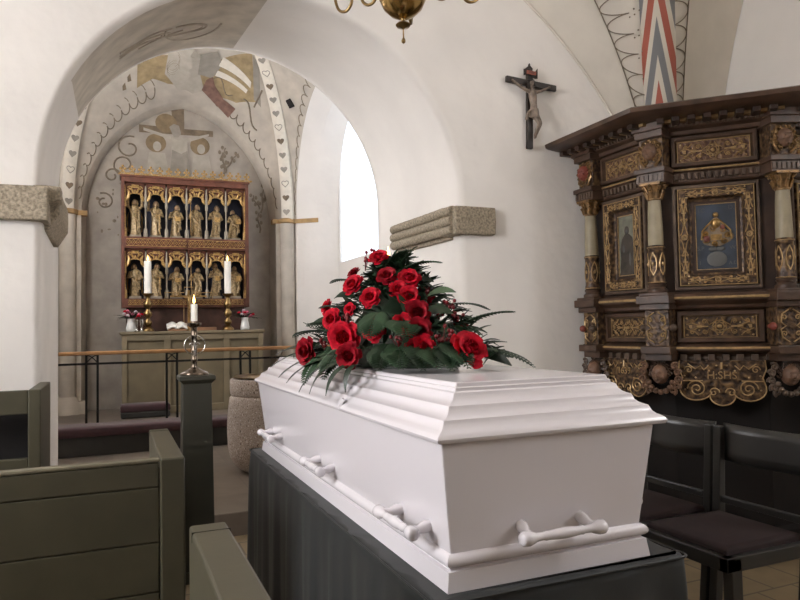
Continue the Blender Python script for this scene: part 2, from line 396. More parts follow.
# scalloped painted borders either side of the rib
def scallops(A_, B_, s_line, s_cusp, t0, t1, cnt, nm):
    mb = MB(); off = V3((-.003, -.006, -.003))
    def P(t, s): return tuple(A_(t).lerp(B_(t), s)+off)
    mb.tube([P(lerp(t0, t1, i/60), s_line(lerp(t0, t1, i/60))) for i in range(61)], .004, 5)
    dt = (t1-t0)/cnt
    for k in range(cnt):
        ta = t0+k*dt
        mb.tube([P(ta+dt*(1-cos(pi*i/14))/2, lerp(s_cusp(ta+dt*i/14), s_line(ta+dt*i/14), sin(pi*i/14))) for i in range(15)], .0036, 5)
        for (du, ds) in ((-.13, .05), (.13, .05), (0, .1), (-.2, .0)):
            q = P(ta+dt*du, s_cusp(ta)+ds*(1 if s_cusp(ta) > s_line(ta) else -1)); mb.ell(q, .006, .006, .006, 6, 4)
    return build(nm, mb, 'line_paint', ceil)
scallops(nA, nD, lambda t: lerp(.56, .40, (t-.2)/.25), lambda t: lerp(.80, .66, (t-.2)/.25), .12, .80, 24, 'painted_scallop_border')
scallops(nB, nD, lambda t: .66, lambda t: .84, .12, .80, 24, 'painted_scallop_border')

# chancel shell
CZ = 2.9; CR = V3((.92, 7.3, 5.3))
def cD(t, c=(2.34, 9.55)):
    a = t*pi/2; k = cos(a)**.72 if t < .9999 else 0
    return V3((CR.x+(c[0]-CR.x)*k, CR.y+(c[1]-CR.y)*k, CZ+(CR.z-CZ)*sin(a)))
def cDl(t): return cD(t, (-.55, 9.55))
def cE(t, sg=1):
    a = t*pi/2; return V3((.93+sg*(1.26 if sg > 0 else 1.3)*(cos(a)**1.12 if t < .9999 else 0), 9.7, CZ+1.62*(.88*sin(a)+.12*t)))
def cS(t):
    a = t*pi/2; return V3((2.45, 7.25+(9.5-7.25)*(cos(a)**.6 if t < .9999 else 0), CZ+1.7*sin(a)))
def cI(t):
    a = t*pi/2; return V3((2.70, 7.25+(9.31-7.25)*(cos(a)**.55 if t < .9999 else 0), CZ+1.55*sin(a)))
def cJ(t):
    a = t*pi/2; return V3((2.96, 7.25+(9.09-7.25)*(cos(a)**.5 if t < .9999 else 0), CZ+1.5*sin(a)))
def WE(T, s):                                # T -1..1 across the east web, s from wall arch to ribs
    sg = 1 if T >= 0 else -1; t = 1-abs(T)
    return cE(t, sg).lerp(cD(t) if sg > 0 else cDl(t), s)
def fy(q): return V3((q.x, 14.55-q.y if q.y < 12 else q.y, q.z))     # east half to west half
def fx(q): return V3((1.8-q.x, q.y, q.z))
cw = MB()
cw.grid(lambda u, v: tuple(WE(lerp(-1, 1, u), v)), 64, 12)
cw.grid(lambda u, v: tuple(fy(WE(lerp(-1, 1, u), v))), 64, 12)
for f in (lambda q: q, fy):
    cw.grid(lambda u, v: tuple(f(cS(v).lerp(cD(v), u))), 8, 30)
    cw.grid(lambda u, v: tuple(f(fx(cS(v)).lerp(cDl(v), u))), 8, 30)
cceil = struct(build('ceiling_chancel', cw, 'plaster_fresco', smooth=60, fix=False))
def rib_strip(Df, nm, m, w=.085, d=.07):
    mb = MB(); rows = []
    for i in range(41):
        t = .0+.985*i/40; c = Df(t); tg = (Df(min(t+.01, .999))-c).normalized(); h = V3((tg.x, tg.y, 0))
        h = (CR-Df(0)); h.z = 0; side = h.normalized().cross(V3((0, 0, 1))).normalized(); nor = tg.cross(side).normalized()
        if nor.z > 0: nor = -nor
        rows.append([tuple(c-side*w-nor*.02), tuple(c-side*w*.95+nor*d*.8), tuple(c-side*w*.6+nor*d), tuple(c+side*w*.6+nor*d), tuple(c+side*w*.95+nor*d*.8), tuple(c+side*w-nor*.02)])
    mb.loft(rows, cap=False, closed=False); o = build(nm, mb, m, cceil, smooth=30, fix=False)
    he = MB()
    for i in range(15):
        t = .03+.055*i; c = Df(t); tg = (Df(t+.01)-c).normalized(); h = (CR-Df(0)); h.z = 0
        side = h.normalized().cross(V3((0, 0, 1))).normalized(); nor = tg.cross(side).normalized()
        if nor.z > 0: nor = -nor
        X = frame(c+nor*(d+.002), side, tg, side.cross(tg)); s = .052
        pl = [(s*1.0*sin(a)**3, s*.8*(cos(a)-.36*cos(2*a)-.14*cos(3*a)-.03*cos(4*a))) for a in [2*pi*q/20 for q in range(20)]]
        he.cur = 1 if i % 4 == 1 else 0
        if he.cur == 0 and i % 4 == 2: he.tube([(q[0], q[1], .001) for q in pl], .005, 4, X, closed=True)
        else: he.prism(pl, -.002, .003, X)
    build('painted_hearts', he, ['grey_paint', 'brown_paint'], cceil)
    return o
rib_strip(cD, 'heart_rib', 'chalk'); rib_strip(cDl, 'heart_rib', 'chalk')
# east wall with the shallow altar niche
ew = MB()
ew.box(-1.3, 3.0, 9.9, 10.15, 0, 6)
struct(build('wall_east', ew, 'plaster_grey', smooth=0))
sp = MB()
arcp = [cE(i/30, -1) for i in range(31)]+[cE(1-i/30, 1) for i in range(1, 31)]
full = [V3((-.37, 9.7, .15))]+arcp+[V3((2.19, 9.7, .15))]
rings = []
for dy, shr in ((0, 0), (.03, .012), (.08, .035), (.2, .05)):
    rings.append([tuple(V3((lerp(q.x, .92, shr*.75), 9.7+dy, q.z-(shr*.9 if q.z > CZ else 0)))) for q in full])
sp.loft(rings, cap=False, closed=False)
sp.box(-1.25, -.37, 9.68, 9.9, .15, CZ); sp.box(2.19, 3.0, 9.68, 9.9, .15, CZ)
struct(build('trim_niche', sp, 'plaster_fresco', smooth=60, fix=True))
# corner shafts, plinths and ochre bands
tr = MB()
for x in (2.33, -.53):
    tr.lathe([(.10, .15), (.17, .16), (.17, .42), (.12, .5), (.1, .52), (.1, CZ-.02)], (x, 9.58, 0), 20)
tr.box(2.17, 2.27, 9.6, 9.72, .15, CZ); tr.box(-.45, -.37, 9.6, 9.72, .15, CZ)
tr.box(-.75, -.30, 9.5, 9.72, .15, .45)
struct(build('trim_corner_shafts', tr, 'plaster_fresco', smooth=40))
bd = MB()
for x in (2.33, -.53): bd.lathe([(.1, CZ-.05), (.125, CZ-.04), (.125, CZ+.01), (.1, CZ+.02)], (x, 9.58, 0), 20)
bd.box(2.12, 2.28, 9.58, 9.7, CZ-.05, CZ+.01); bd.box(-.47, -.30, 9.58, 9.7, CZ-.05, CZ+.01)
bd.prism([(2.30, 9.7), (2.30, 9.52), (2.44, 9.475), (2.705, 9.28), (2.74, 9.33), (2.5, 9.7)], CZ-.05, CZ+.01)
struct(build('trim_ochre_band', bd, 'band', smooth=40))
# side walls of the chancel: wall arch standing before a recessed wall with the window
def chancel_side(f, nm):
    mb = MB()
    for g in (lambda q: q, fy):
        foot = [f(g(V3((x, y, 0)))) for x, y in ((2.40, 9.9), (2.45, 9.5), (2.70, 9.31), (2.96, 9.09), (3.0, 9.9))]
        mb.prism([(q.x, q.y) for q in foot], .15, CZ)
        mb.grid(lambda u, v: tuple(f(g(cS(v).lerp(cI(v), u)))), 4, 40)
        mb.grid(lambda u, v: tuple(f(g(cI(v).lerp(cJ(v), u)))), 4, 40)
    return struct(build(nm, mb, 'plaster', smooth=50))
chancel_side(lambda q: q, 'trim_wall_arch_south'); chancel_side(fx, 'trim_wall_arch_north')
def arched_wall(nm, x0, x1, y0, y1, w0, w1, wz0, wzs):
    mb = MB(); c = (w0+w1)/2; r = (w1-w0)/2
    mb.box(x0, x1, y0, w0, 0, 6); mb.box(x0, x1, w1, y1, 0, 6); mb.box(x0, x1, w0, w1, 0, wz0)
    poly = [(w0, 6)]+[(c-r*cos(pi*i/24), wzs+r*1.05*sin(pi*i/24)) for i in range(25)]+[(w1, 6)]
    mb.prism(poly, x0, x1, Matrix(((0, 0, 1, 0), (1, 0, 0, 0), (0, 1, 0, 0), (0, 0, 0, 1))))
    return struct(build(nm, mb, 'plaster', smooth=0))
arched_wall('wall_south_chancel', 2.95, 3.45, 5.18, 9.9, 7.35, 9.03, 2.25, 3.62)
arched_wall('wall_north_chancel', -1.65, -1.15, 5.18, 9.9, 6.6, 7.9, 2.25, 3.62)
win('window_1', 'x', 2.995, 7.34, 9.04, 2.24, 4.6, WIN_CHANCEL_SOUTH)
win('fill_window_5', 'x', -1.4, 6.6, 7.9, 2.25, 4.4, FILL_CHANCEL_NORTH)  # unseen north window, added to light the chancel

# paintings on the chancel vault and east wall
def paint_web(poly, nm, m, lift=.006, sub=3, Y=None):
    """filled patch: poly in web coordinates (T,s), or in wall coordinates (x,z) when Y is given"""
    tris = [[Vector((*poly[i], 0)) for i in t] for t in tessellate_polygon([[Vector((*q, 0)) for q in poly]])]
    if Y is None:
        for _ in range(sub):
            nt = []
            for a, b, c in tris:
                ab, bc, ca = (a+b)/2, (b+c)/2, (c+a)/2; nt += [[a, ab, ca], [ab, b, bc], [ca, bc, c], [ab, bc, ca]]
            tris = nt
    mb = MB()
    for t in tris:
        vs = [tuple(WE(q.x, q.y)+V3((0, -lift*.7, -lift))) if Y is None else (q.x, Y, q.y) for q in t]
        mb.add(vs, [(0, 1, 2)])
    return mb
def paint(mbs, nm, ms, parent):
    mb = MB()
    for q, k in mbs: mb.cur = ms.index(k); mb.add(q.v, q.f)
    return build(nm, mb, ms, parent, smooth=0, fix=False)
EY = 9.893
L = []
def rot(pl, c, a): return [(c[0]+(x-c[0])*cos(a)-(y-c[1])*sin(a), c[1]+(x-c[0])*sin(a)+(y-c[1])*cos(a)) for x, y in pl]
L.append((paint_web([(-.30, .30), (-.26, .56), (-.03, .40), (.0, .13), (-.12, .2), (-.2, .3)], '', 'ochre'), 'ochre'))
L.append((paint_web([(.0, .36), (.08, .36), (.3, .86), (.44, .58), (.42, .52), (.33, .30), (.17, .16), (.1, .17)], '', 'ochre', .005), 'ochre'))
L.append((paint_web([(-.06, .12), (-.13, .3), (-.1, .47), (-.03, .5), (.04, .42), (.06, .3), (.12, .17), (.05, .1)], '', 'pale_paint', .010), 'pale_paint'))
L.append((paint_web([(.05, .28), (.04, .44), (.12, .56), (.17, .5), (.14, .32)], '', 'grey_paint', .012), 'grey_paint'))
L.append((paint_web([(.15, .46), (.16, .56), (.36, .66), (.37, .60)], '', 'chalk', .012), 'chalk'))
L.append((paint_web([(.15, .36), (.155, .42), (.36, .55), (.36, .50)], '', 'chalk', .012), 'chalk'))
L.append((paint_web([(.11, .28), (.1, .17), (.2, .12), (.32, .08), (.34, .24), (.25, .22), (.17, .28), (.14, .34)], '', 'maroon_paint', .014), 'maroon_paint'))
L.append((paint_web([(.42, .56), (.31, .86), (.36, .9), (.48, .62)], '', 'grey_paint', .006), 'grey_paint'))
for T, s in ((-.33, .46), (-.37, .42), (-.2, .5)):
    L.append((paint_web([(T-.012, s-.03), (T+.01, s-.05), (T+.014, s+.03), (T-.006, s+.02)], '', 'brown_paint'), 'brown_paint'))
paint(L, 'fresco_of_two_figures', ['ochre', 'pale_paint', 'grey_paint', 'chalk', 'maroon_paint', 'brown_paint'], cceil)
ln = MB()
def WP(T, s): return tuple(WE(T, s)+V3((0, -.004, -.006)))
for sg, tmax in ((-1, .82), (1, .80)):
    k = 13
    T0, T1 = .2, .93
    for i in range(k):
        a = lerp(T0, T1, i/k); b = lerp(T0, T1, (i+1)/k)
        ln.tube([WP(sg*lerp(a, b, (1-cos(pi*q/12))/2), .09+.02*(1-lerp(a, b, q/12))+.10*(1-sin(pi*q/12))) for q in range(13)], .007, 5)
        if sg < 0: ln.tube([WP(sg*(a+.004*q), .23+.02*q+.01*sin(q)) for q in range(5)], .007, 4)
ln.tube([WP(.44+.0*q, .5+.03*q) for q in range(10)], .012, 5)
ln.tube([WP(.36+.02*q, .42-.012*q+.05*sin(q*.8)) for q in range(9)], .012, 5)
ln.tube([WP(.15+.02*q, .33+.05*sin(q*.9)) for q in range(8)], .008, 5)
for a in range(6): ln.tube([WP(-.08+.035*cos(q*.5+a), .30+.07*sin(q*.5+a)+.02*a) for q in range(7)], .007, 4)
build('painted_scroll_lines', ln, 'line_paint', cceil)
# south web: little scallop edge and a near-black block painted as the shade in a small hole
l2 = MB()
for i in range(14):
    a = .03+.06*i
    l2.tube([tuple(cS(a+.06*(1-cos(pi*q/10))/2).lerp(cD(a+.06*(1-cos(pi*q/10))/2), .05+.10*sin(pi*q/10))+V3((-.006, 0, -.006))) for q in range(11)], .006, 4)
    l2.tube([tuple(cS(a+.06*q/8).lerp(cD(a+.06*q/8), .84+.05*sin(pi*q/8))+V3((-.006, 0, -.006))) for q in range(9)], .007, 4)
build('painted_edge_scroll', l2, 'line_paint', cceil)
q = cS(.55).lerp(cD(.55), .42); h = MB(); h.box(-.05, .05, -.06, .06, -.01, .012, look(q, (-.8, -.3, -.6))); build('vault_hole_shade', h, 'void', cceil)
# east wall: throne-of-grace style cross with haloes, grey on grey
def XZ(px): return px
L = []
def PW(poly, k, d=0): L.append((paint_web(poly, '', '', Y=EY-d), k))
PW([(.343, 4.20), (.343, 4.09), (.78, 4.10), (1.338, 4.113), (1.338, 4.20), (.9, 4.19)], 'brown_paint')
PW([(.765, 4.475), (.94, 4.49), (.94, 4.15), (.80, 4.15)], 'brown_paint', .001)
PW([(.70+.145*cos(a*.314), 4.25+.135*sin(a*.314)) for a in range(20)], 'halo', .002)
PW([(.74, 4.20), (.80, 4.25), (.87, 4.23), (.90, 4.12), (.86, 4.06), (.80, 4.06)], 'grey_paint', .004)
PW([(.775, 4.05), (.75, 3.55), (1.02, 3.55), (.975, 4.06), (.86, 4.02)], 'pale_paint', .003)
PW([(.775, 3.88), (.74, 3.5), (1.04, 3.5), (.98, 3.88), (.9, 3.83)], 'grey_paint', .004)
PW([(.40, 4.16), (.76, 4.07), (.77, 4.02), (.40, 4.12)], 'pale_paint', .004)
PW([(.96, 4.05), (1.28, 4.15), (1.28, 4.12), (.98, 4.0)], 'pale_paint', .004)
for cx, cz in ((.563, 3.956), (1.156, 3.966)):
    PW([(cx+.135*cos(a*.314), cz+.13*sin(a*.314)) for a in range(20)], 'halo', .001)
    PW([(cx+.015+.055*cos(a*.314), cz-.045+.07*sin(a*.314)) for a in range(20)], 'pale_paint', .002)
    PW([(cx-.13, 3.5), (cx-.09, cz-.13), (cx+.12, cz-.13), (cx+.18, 3.5)], 'pale_paint', .0005)
paint(L, 'wall_painting', ['brown_paint', 'halo', 'grey_paint', 'pale_paint'], bpy.data.objects['wall_east'])
ln = MB()
def EP(x, z): return (x, EY, z)
for cx, cz, r, d, a0 in ((.22, 3.86, .17, 1, 1.2), (.15, 3.62, .15, -1, 4.5), (.0, 3.46, .11, 1, 0), (-.1, 3.1, .12, -1, 2)):
    ln.tube([EP(q[0], q[1]) for q in spiral(cx, cz, r, 1.1, a0, d, 20, .7)], .012, 5)
for x0, z0, dx, dz in ((1.48, 3.55, .02, .42), (1.52, 3.68, .17, .22), (1.52, 3.6, -.06, .3), (2.02, 3.05, .05, .4), (2.0, 3.1, -.1, .2), (2.05, 3.2, .1, .15), (2.0, 2.75, -.02, .3)):
    ln.tube([EP(x0+dx*i/6+.015*sin(i*1.2), z0+dz*i/6) for i in range(7)], [.014-.001*i for i in range(7)], 5)
    for i in range(2, 7): ln.ell(EP(x0+dx*i/6+(.03 if i % 2 else -.03), z0+dz*i/6), .022, .004, .03, 6, 4)
for i in range(16): ln.ell(EP(random.uniform(-.2, .3), random.uniform(2.6, 3.4)), random.uniform(.008, .03), .003, random.uniform(.01, .03), 6, 4)
build('painted_vines', ln, 'line_paint', bpy.data.objects['wall_east'])

# ---------------------------------------------------------------- granite imposts of the chancel arch
def rough(o, strength=.012, size=.09, sub=3):
    m = o.modifiers.new('grain', 'SUBSURF'); m.subdivision_type = 'SIMPLE'; m.levels = m.render_levels = sub
    t = bpy.data.textures.new('stone_grain', 'CLOUDS'); t.noise_scale = size
    d = o.modifiers.new('worn', 'DISPLACE'); d.texture = t; d.strength = strength; d.texture_coords = 'LOCAL'; return o
im = MB()
im.box(1.995, 2.29, 3.755, 3.95, 1.905, 2.085)
im.box(1.995, 2.2, 3.95, 4.79, 1.93, 2.10)
for z, x in ((2.062, 2.0), (1.998, 2.0), (1.938, 2.0)):
    L = []
    for i in range(9):
        y = lerp(3.80, 4.80, i/8)
        L.append([(x+.06*cos(a)*.55, y, z+.012*i/8+.033*sin(a)) for a in [2*pi*k/10 for k in range(10)]])
    im.loft(L)
im.box(2.02, 2.2, 3.9, 4.82, 1.885, 1.93)
rough(tag(build('impost_stone', im, 'granite', smooth=45, bv=.008), 'grey granite impost block with three rolls on right side of chancel arch', 'stone', 'granite imposts of the chancel arch'), .010, .06, 2)['kind'] = 'structure'
im = MB()
im.box(-1.6, -.295, 3.755, 3.95, 1.885, 2.055)
im.prism([(-.5, 1.9), (-.24, 2.0), (-.24, 2.07), (-.5, 2.07)], -3.95, -3.80, Matrix(((1, 0, 0, 0), (0, 0, -1, 0), (0, 1, 0, 0), (0, 0, 0, 1))))
im.prism([(-.5, 1.86), (-.31, 1.86), (-.255, 1.95), (-.255, 2.09), (-.5, 2.09)], -4.7, -3.93, Matrix(((1, 0, 0, 0), (0, 0, -1, 0), (0, 1, 0, 0), (0, 0, 0, 1))))
rough(tag(build('impost_stone', im, 'granite', smooth=45, bv=.008), 'grey granite impost block on left side of chancel arch', 'stone', 'granite imposts of the chancel arch'), .010, .06, 2)['kind'] = 'structure'

# ---------------------------------------------------------------- catafalque and coffin
cat = thing('catafalque', 'black cloth covered catafalque beneath the white coffin', 'catafalque', (.96, 2.31, 0))
def rrect(x0, x1, y0, y1, r, n=5):
    P = []
    for cx, cy, a in ((x1-r, y1-r, 0), (x0+r, y1-r, 90), (x0+r, y0+r, 180), (x1-r, y0+r, 270)):
        P += [(cx+r*cos(radians(a+90*i/n)), cy+r*sin(radians(a+90*i/n))) for i in range(n+1)]
    return P
def dense(P, step):
    Q = []
    for i, a in enumerate(P):
        b = P[(i+1) % len(P)]; n = max(1, int(math.dist(a, b)/step))
        Q += [(lerp(a[0], b[0], k/n), lerp(a[1], b[1], k/n)) for k in range(n)]
    return Q
base = dense(rrect(.615, 1.31, 1.288, 3.335, .018), .03); cl = MB(); loops = []
for z, o in ((.0, .012), (.2, .010), (.45, .007), (.66, .004), (.715, .001), (.735, 0), (.744, -.006), (.745, -.012)):
    L = []
    for i, (x, y) in enumerate(base):
        dx, dy = x-.9625, y-2.31
        nx, ny = (1 if dx > 0 else -1, 0) if abs(dx)/.3475 > abs(dy)/1.02 else (0, 1 if dy > 0 else -1)
        f = o*(1+.9*sin(x*31+y*23)+.5*sin(y*57+x*41+1))
        L.append((x+nx*f, y+ny*f, z))
    loops.append(L)
cl.loft(loops); build('cloth_cover', cl, 'black_cloth', cat, smooth=60)
hm = MB(); ed = rrect(.611, 1.314, 1.284, 3.339, .02)
hm.tube([(x, y, .742) for x, y in ed], .0035, 5, closed=True); build('top_piping', hm, 'black_cloth', cat)

cof = thing('coffin', 'white lacquered coffin with stepped lid on the black catafalque', 'coffin', (.945, 2.3, .745))
def rect(x0, x1, y0, y1, z): return [(x0, y0, z), (x1, y0, z), (x1, y1, z), (x0, y1, z)]
b = MB()
b.loft([rect(.678, 1.204, 1.335, 3.262, .815), rect(.650, 1.240, 1.312, 3.300, 1.068)])
build('body', b, 'white_lacquer', cof, smooth=0, bv=.004)
b = MB()
prof = [(.746, .017), (.788, .011), (.790, .004), (.794, .003), (.797, .009), (.802, .014), (.808, .016), (.815, .014), (.821, .008), (.826, -.002)]
b.loft([rect(.678-o, 1.204+o, 1.335-o, 3.262+o, z) for z, o in prof])
build('plinth_moulding', b, 'white_lacquer', cof, smooth=35)
lidp = [(.012, 0), (.003, .001), (0, .005), (-.001, .010), (.002, .016), (.008, .0205), (.017, .0255), (.024, .032), (.028, .0405), (.030, .046), (.038, .049),
        (.046, .053), (.053, .060), (.056, .068), (.058, .073), (.065, .076), (.073, .080), (.080, .087), (.083, .095), (.085, .099), (.093, .102), (.094, .109), (.099, .111), (.101, .119), (.104, .121)]
b = MB(); b.loft([rect(.636+i, 1.272-i, 1.30+i, 3.315-i, 1.068+z) for i, z in lidp])
lid = build('lid', b, 'white_lacquer', cof, smooth=28)
sh = MB(); X = look((.646, 1.98, 1.090), (-1, 0, .5), (0, 0, 1)) @ Matrix.Scale(.62, 4)
sh.loft([[(0, -.035, .002), (.022, 0, .004), (.03, .022, .004), (0, .03, .006), (-.03, .022, .004), (-.022, 0, .004)], [(0, -.03, .012), (.012, 0, .016), (.02, .018, .012), (0, .022, .018), (-.02, .018, .012), (-.012, 0, .016)]], X)
build('shell_ornament', sh, 'white_lacquer', lid, bv=.002)
def handle(nm, mid, along, out, dz):
    """two turned pegs out of the coffin side carrying a turned bar"""
    mid, along, out = V3(mid), V3(along).normalized(), V3(out).normalized()
    hb = MB(); c = mid+out*.052+V3((0, 0, dz)); X = look(c-along*.115, along)
    hb.lathe([(.0, 0), (.012, .0), (.016, .006), (.0165, .02), (.013, .032), (.0095, .040), (.0085, .058), (.0105, .065), (.0095, .072), (.0115, .095), (.0125, .115),
              (.0115, .135), (.0095, .158), (.0105, .165), (.0085, .172), (.0095, .190), (.013, .198), (.0165, .210), (.016, .224), (.012, .23), (0, .23)], n=16, X=X)
    h = build('handle', hb, 'white_lacquer', cof, smooth=60)
    for s in (-1, 1):
        pg = MB(); a = mid+along*s*.082; e_ = c+along*s*.088
        pg.lathe([(.013, -.012), (.0135, 0), (.0145, .012), (.012, .022), (.0085, .032), (.011, (e_-a).length-.012), (.012, (e_-a).length)], n=14, X=look(a, e_-a))
        build('peg', pg, 'white_lacquer', h, smooth=60)
for y in (1.512, 2.245, 2.99): handle('handle', (.672, y, .862), (0, 1, 0), (-1, 0, 0), -.006)
for y in (1.512, 2.245, 2.99): handle('handle', (1.211, y, .862), (0, 1, 0), (1, 0, 0), -.006)
handle('handle', (.938, 1.331, .864), (1, 0, 0), (0, -1, 0), -.014)
handle('handle', (.938, 3.266, .864), (1, 0, 0), (0, 1, 0), -.014)

# ---------------------------------------------------------------- pulpit
PP = [(3.05, 3.80), (3.05, 3.115), (3.485, 2.68), (4.24, 2.68)]
pul = thing('pulpit', 'dark carved oak pulpit with gilded panels hanging in the corner beside chancel arch', 'pulpit', (3.7, 3.3, 0))
def offs(d):
    t = math.tan(radians(22.5))
    return [(3.05-d, 3.80), (3.05-d, 3.115-d*t), (3.485-d*t, 2.68-d), (4.24, 2.68-d)]
def mould(nm, prof, m, sm=30, parent=pul):
    mb = MB(); mb.loft([[(x, y, z) for x, y in offs(d)] for d, z in prof], cap=False, closed=False)
    return build(nm, mb, m, parent, smooth=sm, fix=False)
def facet(k):
    a, b_ = V3((*PP[k], 0)), V3((*PP[k+1], 0)); x = (b_-a).normalized(); n_ = x.cross(V3((0, 0, 1)))
    return frame(a, x, (0, 0, 1), n_), (b_-a).length       # local x along, y up, z outwards
n_check = facet(1)[0].col[2]
mould('core_wall', [(-.02, 1.02), (0, 1.10), (0, 2.46), (.04, 2.47)], 'oak_dark')
mould('cornice', [(.02, 2.425), (.055, 2.43), (.06, 2.44), (.06, 2.452), (.10, 2.462), (.11, 2.474), (.115, 2.498), (.24, 2.505), (.31, 2.515), (.328, 2.522), (.334, 2.545), (.32, 2.553), (.15, 2.566), (-.4, 2.58)], 'oak')
mould('frieze_ledge', [(.0, 2.135), (.022, 2.142), (.03, 2.152), (.035, 2.205), (.052, 2.212), (.052, 2.224), (0, 2.232)], 'oak')
mould('gilt_fillet', [(.0525, 2.213), (.056, 2.217), (.054, 2.223), (.046, 2.227)], 'gold_line')
mould('middle_ledge', [(0, 1.385), (.04, 1.392), (.055, 1.402), (.06, 1.418), (.085, 1.430), (.105, 1.445), (.11, 1.468), (.098, 1.482), (.06, 1.492), (.0, 1.50)], 'oak')
mould('gilt_fillet', [(.1105, 1.452), (.114, 1.458), (.113, 1.464), (.109, 1.468)], 'gold_line')
mould('lower_ledge', [(-.03, 1.09), (.0, 1.10), (.03, 1.135), (.065, 1.142), (.08, 1.155), (.078, 1.172), (.045, 1.186), (0, 1.195)], 'oak')
mould('gilt_fillet', [(.0785, 1.160), (.082, 1.165), (.080, 1.171), (.074, 1.175)], 'gold_line')
fl_ = MB(); fl_.loft([[(x, y, z) for x, y in offs(-.0)]+[(4.24, 3.8, z)] for z in (1.08, 1.11)]); build('pulpit_floor', fl_, 'oak_dark', pul, smooth=0)
# pedestal below
pd_ = MB()
def ringp(d, z): return [(x, y, z) for x, y in offs(d)]+[(4.24, 3.79, z)]
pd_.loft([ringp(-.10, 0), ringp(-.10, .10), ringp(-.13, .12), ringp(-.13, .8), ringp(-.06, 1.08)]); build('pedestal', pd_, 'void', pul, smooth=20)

def strap(mb, X, w, h, r=.0035, seed=0, boss=True):
    """mirrored strapwork: scrolls, bars, studs and a central rosette in a w by h field"""
    rng = random.Random(seed); W2, H2 = w/2, h/2
    for sx in (-1, 1):
        for sy in (-1, 1):
            def mp(P): return [(sx*p[0], sy*p[1], p[2]) for p in P]
            rr = min(W2, H2)*.42
            mb.tube(mp(spiral(W2*.42, H2*.5, rr*.62, 1.5, pi, -1, 16)), r, 4, X)
            mb.tube(mp([(W2*.42-rr*.62, H2*.5, 0), (W2*.3, H2*.15, .002), (W2*.12, H2*.5, 0), (W2*.05, H2*.85, 0)]), r, 4, X)
            mb.tube(mp(spiral(W2*.78, H2*.55, rr*.5, 1.3, -pi/2, 1, 14)), r, 4, X)
            mb.tube(mp([(W2*.78, H2*.55-rr*.5, 0), (W2*.6, H2*.12, .002), (W2*.5, H2*.1, 0)]), r, 4, X)
            mb.tube(mp([(W2*.6, H2*.9, 0), (W2*.7, H2*.55, 0), (W2*.95, H2*.2, 0)]), r, 4, X)
            mb.ell((sx*W2*.93, sy*H2*.84, 0), r*2, r*2, r*2, 6, 4, X)
            mb.ell((sx*W2*.58, sy*H2*.36, 0), r*1.7, r*1.7, r*2, 6, 4, X)
        mb.box(min(sx*W2*.32, sx*W2*.66), max(sx*W2*.32, sx*W2*.66), -r*1.1, r*1.1, -r, r*2, X)
        mb.prism([(sx*W2*.84-.4*r*2, -r*3), (sx*W2*.84+r*3, -r*3), (sx*W2*.84+r*3, r*3), (sx*W2*.84-r*3, r*3)], 0, r*2, X)
    if boss:
        q = min(W2, H2)
        for k in (.62, .4): mb.tube([(q*k*cos(2*pi*i/16), q*k*sin(2*pi*i/16), 0) for i in range(16)], r, 4, X, closed=True)
        for i in range(8): mb.ell((q*.5*cos(pi*i/4), q*.5*sin(pi*i/4), .001), r*1.6, r*1.6, r*2, 6, 4, X)
        mb.ell((0, 0, 0), q*.22, q*.22, r*4, 10, 6, X)
def frame_bars(mb, X, x0, x1, y0, y1, wd, z0, z1, zin=None):
    """picture-frame moulding as a mitred loft"""
    zin = z1 if zin is None else zin
    def rg(i, z): return [(x0+i, y0+i, z), (x1-i, y0+i, z), (x1-i, y1-i, z), (x0+i, y1-i, z)]
    mb.loft([rg(0, z0), rg(0, z1*.8), rg(wd*.15, z1), rg(wd*.7, z1), rg(wd*.85, zin), rg(wd, zin*.6), rg(wd, z0)], X, cap=False)
